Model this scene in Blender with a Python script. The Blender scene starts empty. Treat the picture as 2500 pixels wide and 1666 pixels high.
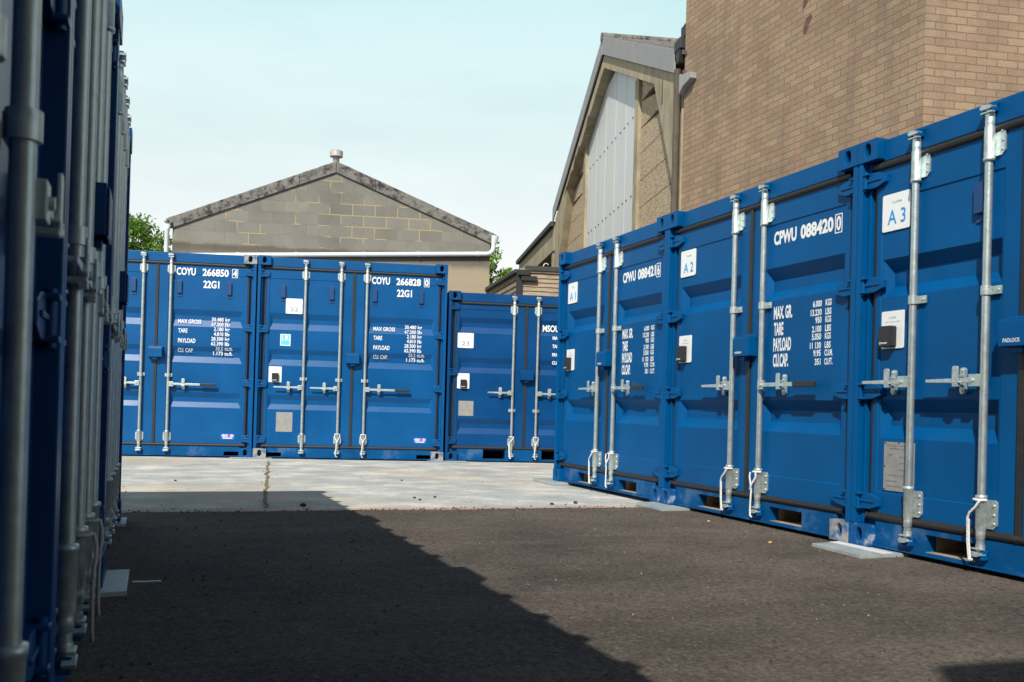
import bpy, bmesh, math, random
from mathutils import Vector, Matrix, noise
R = math.radians
random.seed(7)
S = bpy.context.scene
C = S.collection

# ------------------------------------------------------------------ camera, sky, sun, exposure
F, PITCH, ROLL, CAMZ = 2337.35, 0.0077, 0.0272, 0.745
cam_d = bpy.data.cameras.new("camera")
cam = bpy.data.objects.new("camera", cam_d); C.objects.link(cam)
cam.location = (0, 0, CAMZ)
cam.rotation_euler = (Matrix.Rotation(math.pi/2 + PITCH, 4, 'X') @ Matrix.Rotation(ROLL, 4, 'Z')).to_euler()
cam_d.sensor_width = 36; cam_d.lens = F * 36 / 2500
cam_d.shift_y = 143.47 / 2500
cam_d.clip_start = 0.05; cam_d.clip_end = 2000
cam_d.dof.use_dof = True; cam_d.dof.focus_distance = 9.0; cam_d.dof.aperture_fstop = 7.0
S.camera = cam

SUN_EL = 42.3
SX, SY = 0.287, 0.958            # horizontal travel of the light
w = bpy.data.worlds.new("World"); S.world = w; w.use_nodes = True
nt = w.node_tree; nt.nodes.clear()
def N(t, typ, **kw):
    n = t.nodes.new(typ)
    for k, v in kw.items():
        if k.startswith('i_'):
            n.inputs[int(k[2:]) if k[2:].isdigit() else k[2:].replace('_', ' ')].default_value = v
        else: setattr(n, k, v)
    return n
out = N(nt, 'ShaderNodeOutputWorld'); bg = N(nt, 'ShaderNodeBackground')
sky = N(nt, 'ShaderNodeTexSky'); sky.sky_type = 'NISHITA'; sky.sun_disc = False
sky.sun_elevation = R(SUN_EL); sky.sun_rotation = math.atan2(-SX, -SY)
sky.air_density = 1.0; sky.dust_density = 1.5; sky.ozone_density = 1.0
tc = N(nt, 'ShaderNodeTexCoord'); mp = N(nt, 'ShaderNodeMapping'); mp.inputs['Scale'].default_value = (1.2, 1.2, 5)
nz = N(nt, 'ShaderNodeTexNoise'); nz.inputs['Scale'].default_value = 1.6; nz.inputs['Detail'].default_value = 7; nz.inputs['Roughness'].default_value = .55
sep = N(nt, 'ShaderNodeSeparateXYZ')
elr = N(nt, 'ShaderNodeMapRange'); elr.inputs[1].default_value = .43; elr.inputs[2].default_value = .62; elr.inputs[3].default_value = .96; elr.inputs[4].default_value = .0
nzr = N(nt, 'ShaderNodeMapRange'); nzr.inputs[1].default_value = .35; nzr.inputs[2].default_value = .7; nzr.inputs[3].default_value = -.04; nzr.inputs[4].default_value = .08
ad = N(nt, 'ShaderNodeMath', operation='ADD', use_clamp=True)
mx = N(nt, 'ShaderNodeMix', data_type='RGBA')
hz = N(nt, 'ShaderNodeMix', data_type='RGBA'); hz.inputs['A'].default_value = (9.6, 9.95, 9.9, 1); hz.inputs['B'].default_value = (5.9, 8.85, 9.2, 1)
hr_ = N(nt, 'ShaderNodeMapRange'); hr_.inputs[1].default_value = .14; hr_.inputs[2].default_value = .42
L = nt.links.new
L(tc.outputs['Generated'], mp.inputs[0]); L(mp.outputs[0], nz.inputs[0]); L(tc.outputs['Generated'], sep.inputs[0])
L(sep.outputs[2], elr.inputs[0]); L(nz.outputs[0], nzr.inputs[0]); L(elr.outputs[0], ad.inputs[0]); L(nzr.outputs[0], ad.inputs[1])
L(sep.outputs[2], hr_.inputs[0]); hn = N(nt, 'ShaderNodeMath', operation='MULTIPLY_ADD', use_clamp=True); hn.inputs[1].default_value = -1.6; L(nzr.outputs[0], hn.inputs[0]); L(hr_.outputs[0], hn.inputs[2]); L(hn.outputs[0], hz.inputs['Factor']); L(hz.outputs['Result'], mx.inputs['B'])
L(ad.outputs[0], mx.inputs['Factor']); dk = N(nt, 'ShaderNodeMix', data_type='RGBA', blend_type='MULTIPLY'); dk.inputs['Factor'].default_value = 1; dk.inputs['B'].default_value = (.6, .6, .6, 1); L(sky.outputs[0], dk.inputs['A']); L(dk.outputs['Result'], mx.inputs['A']); L(mx.outputs['Result'], bg.inputs[0]); L(bg.outputs[0], out.inputs[0])
bg.inputs[1].default_value = 0.10

sl = bpy.data.lights.new("sun", 'SUN'); sl.energy = 5.0; sl.angle = R(.5); sl.color = (1, .95, .87)
so = bpy.data.objects.new("sun", sl); C.objects.link(so)
ce = math.cos(R(SUN_EL)); so.rotation_euler = Vector((SX*ce, SY*ce, -math.sin(R(SUN_EL)))).to_track_quat('-Z', 'Y').to_euler()
so.location = (0, 0, 20)
S.view_settings.view_transform = 'Standard'; S.view_settings.look = 'None'
S.view_settings.exposure = 0.0; S.view_settings.gamma = 1.0
S.render.resolution_x = 1024; S.render.resolution_y = 682

# ------------------------------------------------------------------ materials
def mat(name, col, rough=.6, metal=0., vary=.0, vscale=4., bump=0., bscale=40., spec=.5, dirt=None, dscale=3., dlo=.55, dhi=.75, stretch=(1, 1, 1), coat=0):
    m = bpy.data.materials.new(name); m.use_nodes = True
    t = m.node_tree; b = t.nodes['Principled BSDF']
    b.inputs['Roughness'].default_value = rough; b.inputs['Metallic'].default_value = metal
    b.inputs['Specular IOR Level'].default_value = spec
    if coat: b.inputs['Coat Weight'].default_value = coat
    c = N(t, 'ShaderNodeRGB'); c.outputs[0].default_value = (*col, 1); src = c.outputs[0]
    tcx = N(t, 'ShaderNodeTexCoord'); mpx = N(t, 'ShaderNodeMapping'); mpx.inputs['Scale'].default_value = stretch
    t.links.new(tcx.outputs['Object'], mpx.inputs[0]); vec = mpx.outputs[0]
    if vary:
        n = N(t, 'ShaderNodeTexNoise'); n.inputs['Scale'].default_value = vscale; n.inputs['Detail'].default_value = 8; n.inputs['Roughness'].default_value = .65
        t.links.new(vec, n.inputs[0])
        r = N(t, 'ShaderNodeMapRange'); r.inputs[1].default_value = .3; r.inputs[2].default_value = .7; r.inputs[3].default_value = 1-vary; r.inputs[4].default_value = 1+vary
        t.links.new(n.outputs[0], r.inputs[0])
        h = N(t, 'ShaderNodeHueSaturation'); t.links.new(src, h.inputs['Color']); t.links.new(r.outputs[0], h.inputs['Value']); src = h.outputs[0]
        rr = N(t, 'ShaderNodeMapRange'); rr.inputs[1].default_value = .3; rr.inputs[2].default_value = .7; rr.inputs[3].default_value = max(0, rough-.04); rr.inputs[4].default_value = min(1, rough+.06)
        t.links.new(n.outputs[0], rr.inputs[0]); t.links.new(rr.outputs[0], b.inputs['Roughness'])
    if dirt:
        n = N(t, 'ShaderNodeTexNoise'); n.inputs['Scale'].default_value = dscale; n.inputs['Detail'].default_value = 9; n.inputs['Roughness'].default_value = .7
        t.links.new(vec, n.inputs[0])
        r = N(t, 'ShaderNodeMapRange'); r.inputs[1].default_value = dlo; r.inputs[2].default_value = dhi; t.links.new(n.outputs[0], r.inputs[0])
        mm = N(t, 'ShaderNodeMix', data_type='RGBA'); mm.inputs['B'].default_value = (*dirt, 1)
        t.links.new(src, mm.inputs['A']); t.links.new(r.outputs[0], mm.inputs['Factor']); src = mm.outputs['Result']
    t.links.new(src, b.inputs['Base Color'])
    if bump:
        n = N(t, 'ShaderNodeTexNoise'); n.inputs['Scale'].default_value = bscale; n.inputs['Detail'].default_value = 6
        t.links.new(vec, n.inputs[0])
        bp = N(t, 'ShaderNodeBump'); bp.inputs['Strength'].default_value = bump; bp.inputs['Distance'].default_value = .01
        t.links.new(n.outputs[0], bp.inputs['Height']); t.links.new(bp.outputs[0], b.inputs['Normal'])
    return m

BLUE = (.0, .080, .245)
M = {}
M['paint22'] = mat('glossier_blue_paint', (.0, .080, .25), .355, spec=.30, vary=.12, vscale=1.6, bump=.10, bscale=3.5, dirt=(.012, .11, .30), dscale=9, dlo=.66, dhi=.85)
M['scuff'] = mat('scuffed_blue_paint', (.0, .075, .23), .5, spec=.15, vary=.25, vscale=5, bump=.15, bscale=20, dirt=(.09, .15, .25), dscale=5, dlo=.54, dhi=.74)
M['paint'] = mat('blue_paint', BLUE, .42, spec=.12, vary=.16, vscale=1.6, bump=.12, bscale=3.5, dirt=(.012, .11, .30), dscale=9, dlo=.66, dhi=.85)
M['paint_worn'] = mat('worn_blue_paint', (.002, .075, .24), .55, spec=.2, vary=.25, vscale=12, bump=.2, bscale=40, dirt=(.33, .36, .42), dscale=11, dlo=.56, dhi=.66)
M['paint_bare'] = mat('scraped_blue_paint', (.02, .13, .30), .55, vary=.3, vscale=14, bump=.2, bscale=40, dirt=(.34, .32, .31), dscale=9, dlo=.42, dhi=.54)
M['paint23'] = mat('deep_blue_paint_and_row_shade', (.0, .055, .19), .37, spec=.3, vary=.14, vscale=1.6, bump=.05, bscale=6)  # own blue of the low container; on the left row it deepens shade
M['gasket'] = mat('door_seal_rubber', (.020, .019, .0185), .55, vary=.3, vscale=25, dirt=(.075, .068, .06), dscale=20, dlo=.6, dhi=.8)
M['galv'] = mat('galvanised_steel', (.48, .545, .545), .42, .72, vary=.16, vscale=18, dirt=(.42, .46, .46), dscale=30, dlo=.5, dhi=.7, bump=.08, bscale=60)
M['galv2'] = mat('galvanised_plate', (.56, .63, .62), .44, .66, vary=.2, vscale=30, dirt=(.4, .44, .43), dscale=35, dlo=.5, dhi=.7)
M['grip'] = mat('black_grip', (.02, .022, .022), .5)
M['white'] = mat('white_marking', (.82, .84, .84), .5)
M['faded'] = mat('faded_marking', (.42, .46, .46), .6)
M['card'] = mat('white_plastic_sign', (.85, .86, .85), .35, vary=.03)
M['signblue'] = mat('sign_blue_ink', (.01, .30, .72), .5)
M['signgrey'] = mat('sign_grey_ink', (.20, .28, .42), .5)
M['black'] = mat('black_plastic', (.018, .018, .02), .45)
M['dark'] = mat('dark_interior', (.006, .006, .006), .9)
M['tan'] = mat('dusty_pocket', (.34, .27, .19), .9, vary=.4, vscale=14)
M['plate'] = mat('data_plate_metal', (.33, .32, .31), .5, .2, vary=.15, vscale=25)
M['ink'] = mat('plate_ink', (.16, .155, .15), .6)
M['cyan'] = mat('cyan_sticker', (.14, .58, .72), .4)
M['stickblue'] = mat('blue_sticker', (.01, .12, .52), .4)
M['pink'] = mat('pink_sticker_ink', (.72, .06, .20), .5)
M['yellow'] = mat('yellow_sticker', (.75, .40, .02), .5)
M['rope'] = mat('white_cord', (.75, .75, .73), .8, bump=.5, bscale=120)
M['rope_old'] = mat('dull_cord', (.45, .43, .40), .85, bump=.5, bscale=120)
M['steelp'] = mat('steel_packer_plate', (.42, .48, .48), .45, .25, vary=.12, vscale=6, dirt=(.30, .31, .30), dscale=10, dlo=.55, dhi=.75)
M['upvc'] = mat('grey_plastic_pipe', (.70, .74, .76), .35, vary=.06, vscale=3)
M['upvc_d'] = mat('weathered_plastic_gutter', (.42, .50, .52), .45, vary=.15, vscale=6)
M['iron'] = mat('black_painted_iron', (.02, .02, .023), .6)
M['vent'] = mat('vent_cowl_metal', (.50, .48, .44), .5, .2, vary=.2, vscale=8)
M['asb'] = mat('weathered_cement_sheet', (.195, .186, .168), .9, vary=.3, vscale=5, bump=.5, bscale=25, dirt=(.035, .032, .03), dscale=8, dlo=.47, dhi=.62)
M['asb2'] = mat('grey_cement_flashing', (.33, .33, .33), .85, vary=.22, vscale=9, stretch=(4, 4, .5), bump=.3, bscale=25, dirt=(.14, .14, .14), dscale=9, dlo=.5, dhi=.7)
M['concbeam'] = mat('cast_concrete_frame', (.40, .335, .22), .85, vary=.22, vscale=3, bump=.5, bscale=18, dirt=(.17, .145, .10), dscale=2.6, dlo=.46, dhi=.74, stretch=(1.6, 1, .5))
M['concdark'] = mat('dark_stained_concrete', (.10, .083, .06), .9, vary=.3, vscale=5)
M['recess_shade'] = mat('eaves_recess_shade', (.012, .011, .010), .95)  # near-black colour standing in for the shade inside recesses
M['clad'] = mat('translucent_cladding', (.57, .57, .565), .4, vary=.09, vscale=1.2, dirt=(.58, .57, .44), dscale=1.1, dlo=.52, dhi=.8, stretch=(1.5, 1, .35))
M['rust'] = mat('rusty_patch', (.14, .07, .06), .9, vary=.5, vscale=20)
M['felt'] = mat('roofing_felt', (.055, .053, .055), .85, vary=.3, vscale=8, bump=.3)
M['timber'] = mat('weathered_timber', (.36, .285, .205), .85, vary=.3, vscale=4, stretch=(1, 1, 8), bump=.35, bscale=18, dirt=(.17, .135, .105), dscale=3, dlo=.5, dhi=.72)
M['timberd'] = mat('dark_weathered_timber', (.25, .20, .155), .85, vary=.3, vscale=4, stretch=(1, 1, 8), bump=.35, bscale=18, dirt=(.10, .08, .065), dscale=3, dlo=.5, dhi=.72)
M['bark'] = mat('tree_bark', (.09, .07, .05), .9, vary=.3, vscale=6, bump=.6, bscale=20)
M['pebble_d'] = mat('dark_stone', (.035, .033, .032), .9, vary=.3, vscale=60)
M['pebble_y'] = mat('yellow_stone', (.62, .42, .16), .7)
M['pebble_l'] = mat('pale_grit', (.42, .40, .37), .8)
M['strip'] = mat('pale_metal_strip', (.55, .62, .60), .35, .5)
M['moss'] = mat('crack_weeds', (.20, .19, .06), .9, vary=.4, vscale=30)

def leafmat(name, c1, c2):
    m = bpy.data.materials.new(name); m.use_nodes = True; t = m.node_tree; b = t.nodes['Principled BSDF']
    g = N(t, 'ShaderNodeNewGeometry'); mm = N(t, 'ShaderNodeMix', data_type='RGBA')
    mm.inputs['A'].default_value = (*c1, 1); mm.inputs['B'].default_value = (*c2, 1)
    t.links.new(g.outputs['Random Per Island'], mm.inputs['Factor']); t.links.new(mm.outputs['Result'], b.inputs['Base Color'])
    b.inputs['Roughness'].default_value = .5
    tr = N(t, 'ShaderNodeBsdfTranslucent'); t.links.new(mm.outputs['Result'], tr.inputs[0])
    ms = N(t, 'ShaderNodeMixShader'); ms.inputs[0].default_value = .35
    t.links.new(b.outputs[0], ms.inputs[1]); t.links.new(tr.outputs[0], ms.inputs[2]); t.links.new(ms.outputs[0], t.nodes['Material Output'].inputs[0])
    return m
M['leaf'] = leafmat('leaf_green', (.06, .16, .012), (.17, .32, .03))
M['leaf2'] = leafmat('spring_leaf_green', (.10, .24, .02), (.22, .40, .04))

def brickmat(name, c1, c2, c3, mortar, bw, bh, ms, tint=.5, bump=.6, mode='brick'):
    """brick or block wall in object coordinates (x along the wall, z up)"""
    m = bpy.data.materials.new(name); m.use_nodes = True; t = m.node_tree; b = t.nodes['Principled BSDF']; l = t.links.new
    tcx = N(t, 'ShaderNodeTexCoord'); sp = N(t, 'ShaderNodeSeparateXYZ'); cb = N(t, 'ShaderNodeCombineXYZ')
    l(tcx.outputs['Object'], sp.inputs[0]); l(sp.outputs[0], cb.inputs[0]); l(sp.outputs[2], cb.inputs[1])
    wob = N(t, 'ShaderNodeTexNoise'); wob.inputs['Scale'].default_value = 6; wob.inputs['Detail'].default_value = 3; l(tcx.outputs['Object'], wob.inputs[0])
    wv = N(t, 'ShaderNodeVectorMath', operation='SUBTRACT'); wv.inputs[1].default_value = (.5, .5, .5); l(wob.outputs['Color'], wv.inputs[0])
    ws = N(t, 'ShaderNodeVectorMath', operation='SCALE'); ws.inputs['Scale'].default_value = .012; l(wv.outputs[0], ws.inputs[0])
    va = N(t, 'ShaderNodeVectorMath', operation='ADD'); l(cb.outputs[0], va.inputs[0]); l(ws.outputs[0], va.inputs[1])
    def br(vec, a, bb, mo):
        n = N(t, 'ShaderNodeTexBrick'); n.offset = .5; n.inputs['Scale'].default_value = 1; n.inputs['Brick Width'].default_value = bw; n.inputs['Row Height'].default_value = bh
        n.inputs['Mortar Size'].default_value = ms; n.inputs['Mortar Smooth'].default_value = .15; n.inputs['Bias'].default_value = 0
        n.inputs['Color1'].default_value = (*a, 1); n.inputs['Color2'].default_value = (*bb, 1); n.inputs['Mortar'].default_value = (*mo, 1); l(vec, n.inputs['Vector']); return n
    n1 = br(va.outputs[0], c1, c2, mortar)
    vo = N(t, 'ShaderNodeVectorMath', operation='ADD'); vo.inputs[1].default_value = (bw*14, bh*26, 0); l(va.outputs[0], vo.inputs[0])
    n2 = br(vo.outputs[0], (0, 0, 0), (1, 1, 1), (0, 0, 0))
    pw = N(t, 'ShaderNodeMath', operation='POWER'); pw.inputs[1].default_value = 3.0; l(n2.outputs[0], pw.inputs[0])
    pm = N(t, 'ShaderNodeMath', operation='MULTIPLY'); pm.inputs[1].default_value = tint; l(pw.outputs[0], pm.inputs[0])
    mm = N(t, 'ShaderNodeMix', data_type='RGBA'); mm.inputs['B'].default_value = (*c3, 1); l(n1.outputs[0], mm.inputs['A']); l(pm.outputs[0], mm.inputs['Factor'])
    src = mm.outputs['Result']
    # blotchy weathering
    nn = N(t, 'ShaderNodeTexNoise'); nn.inputs['Scale'].default_value = .9; nn.inputs['Detail'].default_value = 9; nn.inputs['Roughness'].default_value = .7; l(tcx.outputs['Object'], nn.inputs[0])
    rr = N(t, 'ShaderNodeMapRange'); rr.inputs[1].default_value = .3; rr.inputs[2].default_value = .7; rr.inputs[3].default_value = .78; rr.inputs[4].default_value = 1.16; l(nn.outputs[0], rr.inputs[0])
    h = N(t, 'ShaderNodeHueSaturation'); l(src, h.inputs['Color']); l(rr.outputs[0], h.inputs['Value']); src = h.outputs[0]
    # fine grain
    n4 = N(t, 'ShaderNodeTexNoise'); n4.inputs['Scale'].default_value = 45; n4.inputs['Detail'].default_value = 4; l(tcx.outputs['Object'], n4.inputs[0])
    r4 = N(t, 'ShaderNodeMapRange'); r4.inputs[1].default_value = .3; r4.inputs[2].default_value = .7; r4.inputs[3].default_value = .86; r4.inputs[4].default_value = 1.12; l(n4.outputs[0], r4.inputs[0])
    h4 = N(t, 'ShaderNodeHueSaturation'); l(src, h4.inputs['Color']); l(r4.outputs[0], h4.inputs['Value']); src = h4.outputs[0]
    if mode == 'brick':
        sv = N(t, 'ShaderNodeTexNoise'); sv.inputs['Scale'].default_value = 2.2; sv.inputs['Detail'].default_value = 6; ms_ = N(t, 'ShaderNodeMapping'); ms_.inputs['Scale'].default_value = (1.6, 1, .22); l(tcx.outputs['Object'], ms_.inputs[0]); l(ms_.outputs[0], sv.inputs[0])
        sr = N(t, 'ShaderNodeMapRange'); sr.inputs[1].default_value = .52; sr.inputs[2].default_value = .78; sr.inputs[4].default_value = .6; l(sv.outputs[0], sr.inputs[0])
        sm_ = N(t, 'ShaderNodeMix', data_type='RGBA'); sm_.inputs['B'].default_value = (.13, .105, .08, 1); l(src, sm_.inputs['A']); l(sr.outputs[0], sm_.inputs['Factor']); src = sm_.outputs['Result']
    if mode == 'block':
        # yellow pointing only where a patch mask allows it
        pt = N(t, 'ShaderNodeTexNoise'); pt.inputs['Scale'].default_value = 1.7; pt.inputs['Detail'].default_value = 2
        mpp = N(t, 'ShaderNodeMapping'); mpp.inputs['Location'].default_value = (3.1, 0, 2.2); l(cb.outputs[0], mpp.inputs[0]); l(mpp.outputs[0], pt.inputs[0])
        pr = N(t, 'ShaderNodeMapRange'); pr.inputs[1].default_value = .40; pr.inputs[2].default_value = .46
        dv = N(t, 'ShaderNodeVectorMath', operation='DISTANCE'); dv.inputs[1].default_value = (.9, 4.55, 0); mq = N(t, 'ShaderNodeMapping'); mq.inputs['Scale'].default_value = (.42, 1, 1); mq.inputs['Location'].default_value = (.52, 0, 0); l(cb.outputs[0], mq.inputs[0]); l(mq.outputs[0], dv.inputs[0])
        dq = N(t, 'ShaderNodeMath', operation='MULTIPLY_ADD'); dq.inputs[1].default_value = -.17; l(dv.outputs['Value'], dq.inputs[0]); l(pt.outputs[0], dq.inputs[2]); l(dq.outputs[0], pr.inputs[0])
        ym = N(t, 'ShaderNodeMath', operation='MULTIPLY'); l(n1.outputs['Fac'], ym.inputs[0]); l(pr.outputs[0], ym.inputs[1])
        y2 = N(t, 'ShaderNodeMix', data_type='RGBA'); y2.inputs['B'].default_value = (.40, .32, .145, 1); l(src, y2.inputs['A']); l(ym.outputs[0], y2.inputs['Factor']); src = y2.outputs['Result']
        # cleaner, sandier blocks low on the wall, a wide dark run-off band beneath the pipe
        zr = N(t, 'ShaderNodeMath', operation='MULTIPLY_ADD'); zr.inputs[1].default_value = .22; l(nn.outputs[0], zr.inputs[0]); l(sp.outputs[2], zr.inputs[2])
        z1 = N(t, 'ShaderNodeMapRange'); z1.inputs[1].default_value = 3.62; z1.inputs[2].default_value = 3.74; z1.inputs[3].default_value = 1; z1.inputs[4].default_value = 0; l(zr.outputs[0], z1.inputs[0])
        zf = N(t, 'ShaderNodeMath', operation='MULTIPLY'); zf.inputs[1].default_value = .8; l(z1.outputs[0], zf.inputs[0])
        s2 = N(t, 'ShaderNodeMix', data_type='RGBA'); s2.inputs['B'].default_value = (.38, .31, .21, 1); l(src, s2.inputs['A']); l(zf.outputs[0], s2.inputs['Factor']); src = s2.outputs['Result']
        za = N(t, 'ShaderNodeMapRange'); za.inputs[1].default_value = 3.70; za.inputs[2].default_value = 3.86; za.inputs[3].default_value = 0; za.inputs[4].default_value = .75; l(zr.outputs[0], za.inputs[0])
        zb = N(t, 'ShaderNodeMapRange'); zb.inputs[1].default_value = 3.93; zb.inputs[2].default_value = 3.98; zb.inputs[3].default_value = 1; zb.inputs[4].default_value = 0; l(zr.outputs[0], zb.inputs[0])
        zm = N(t, 'ShaderNodeMath', operation='MULTIPLY'); l(za.outputs[0], zm.inputs[0]); l(zb.outputs[0], zm.inputs[1])
        s3 = N(t, 'ShaderNodeMix', data_type='RGBA'); s3.inputs['B'].default_value = (.085, .07, .052, 1); l(src, s3.inputs['A']); l(zm.outputs[0], s3.inputs['Factor']); src = s3.outputs['Result']
    l(src, b.inputs['Base Color']); b.inputs['Roughness'].default_value = .9
    bp = N(t, 'ShaderNodeBump'); bp.inputs['Strength'].default_value = bump; bp.inputs['Distance'].default_value = .012; bp.invert = True
    l(n1.outputs['Fac'], bp.inputs['Height'])
    bp2 = N(t, 'ShaderNodeBump'); bp2.inputs['Strength'].default_value = .35; bp2.inputs['Distance'].default_value = .006; l(n4.outputs[0], bp2.inputs['Height']); l(bp.outputs[0], bp2.inputs['Normal'])
    l(bp2.outputs[0], b.inputs['Normal'])
    return m
M['brick'] = brickmat('buff_brickwork', (.37, .262, .165), (.28, .192, .130), (.31, .165, .118), (.20, .145, .092), .225, .075, .0055, tint=.4)
M['block'] = brickmat('grey_blockwork', (.222, .21, .18), (.178, .169, .146), (.275, .256, .22), (.20, .184, .15), .455, .2275, .009, tint=.55, bump=.25, mode='block')

def groundmat():
    m = bpy.data.materials.new('asphalt'); m.use_nodes = True; t = m.node_tree; b = t.nodes['Principled BSDF']; l = t.links.new
    tcx = N(t, 'ShaderNodeTexCoord')
    n1 = N(t, 'ShaderNodeTexNoise'); n1.inputs['Scale'].default_value = .8; n1.inputs['Detail'].default_value = 8; n1.inputs['Roughness'].default_value = .6; l(tcx.outputs['Object'], n1.inputs[0])
    n2 = N(t, 'ShaderNodeTexNoise'); n2.inputs['Scale'].default_value = 62; n2.inputs['Detail'].default_value = 6; n2.inputs['Roughness'].default_value = .75; l(tcx.outputs['Object'], n2.inputs[0])
    v = N(t, 'ShaderNodeTexVoronoi'); v.inputs['Scale'].default_value = 90; l(tcx.outputs['Object'], v.inputs[0])
    cr = N(t, 'ShaderNodeValToRGB'); e = cr.color_ramp.elements; e[0].position = .3; e[0].color = (.066, .055, .047, 1); e[1].position = .72; e[1].color = (.150, .124, .102, 1); l(n1.outputs[0], cr.inputs[0])
    r2 = N(t, 'ShaderNodeMapRange'); r2.inputs[1].default_value = .3; r2.inputs[2].default_value = .7; r2.inputs[3].default_value = .28; r2.inputs[4].default_value = 1.75; l(n2.outputs[0], r2.inputs[0])
    nd = N(t, 'ShaderNodeTexNoise'); nd.inputs['Scale'].default_value = .55; nd.inputs['Detail'].default_value = 9; nd.inputs['Roughness'].default_value = .72
    md = N(t, 'ShaderNodeMapping'); md.inputs['Scale'].default_value = (.8, 2.0, 1); md.inputs['Location'].default_value = (4.3, 1.7, 0); l(tcx.outputs['Object'], md.inputs[0]); l(md.outputs[0], nd.inputs[0])
    rd_ = N(t, 'ShaderNodeMapRange'); rd_.inputs[1].default_value = .47; rd_.inputs[2].default_value = .66; rd_.inputs[4].default_value = .42; l(nd.outputs[0], rd_.inputs[0])
    dm = N(t, 'ShaderNodeMix', data_type='RGBA'); dm.inputs['B'].default_value = (.22, .18, .145, 1); l(cr.outputs[0], dm.inputs['A']); l(rd_.outputs[0], dm.inputs['Factor'])
    h = N(t, 'ShaderNodeHueSaturation'); l(dm.outputs['Result'], h.inputs['Color']); l(r2.outputs[0], h.inputs['Value'])
    wn = N(t, 'ShaderNodeSeparateColor'); l(v.outputs['Color'], wn.inputs[0])
    st = N(t, 'ShaderNodeMath', operation='GREATER_THAN'); st.inputs[1].default_value = .965; l(wn.outputs[0], st.inputs[0])
    sf = N(t, 'ShaderNodeMath', operation='MULTIPLY'); sf.inputs[1].default_value = .55; l(st.outputs[0], sf.inputs[0])
    mm = N(t, 'ShaderNodeMix', data_type='RGBA'); mm.inputs['B'].default_value = (.24, .215, .18, 1); l(h.outputs[0], mm.inputs['A']); l(sf.outputs[0], mm.inputs['Factor'])
    l(mm.outputs['Result'], b.inputs['Base Color']); b.inputs['Roughness'].default_value = .93; b.inputs['Specular IOR Level'].default_value = .25
    bp = N(t, 'ShaderNodeBump'); bp.inputs['Strength'].default_value = .9; bp.inputs['Distance'].default_value = .012; l(n2.outputs[0], bp.inputs['Height'])
    b3 = N(t, 'ShaderNodeBump'); b3.inputs['Strength'].default_value = .6; b3.inputs['Distance'].default_value = .006; l(v.outputs['Distance'], b3.inputs['Height']); l(bp.outputs[0], b3.inputs['Normal'])
    b4 = N(t, 'ShaderNodeBump'); b4.inputs['Strength'].default_value = .35; b4.inputs['Distance'].default_value = .08; l(n1.outputs[0], b4.inputs['Height']); l(b3.outputs[0], b4.inputs['Normal'])
    l(b4.outputs[0], b.inputs['Normal']); return m
M['asphalt'] = groundmat()

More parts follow.
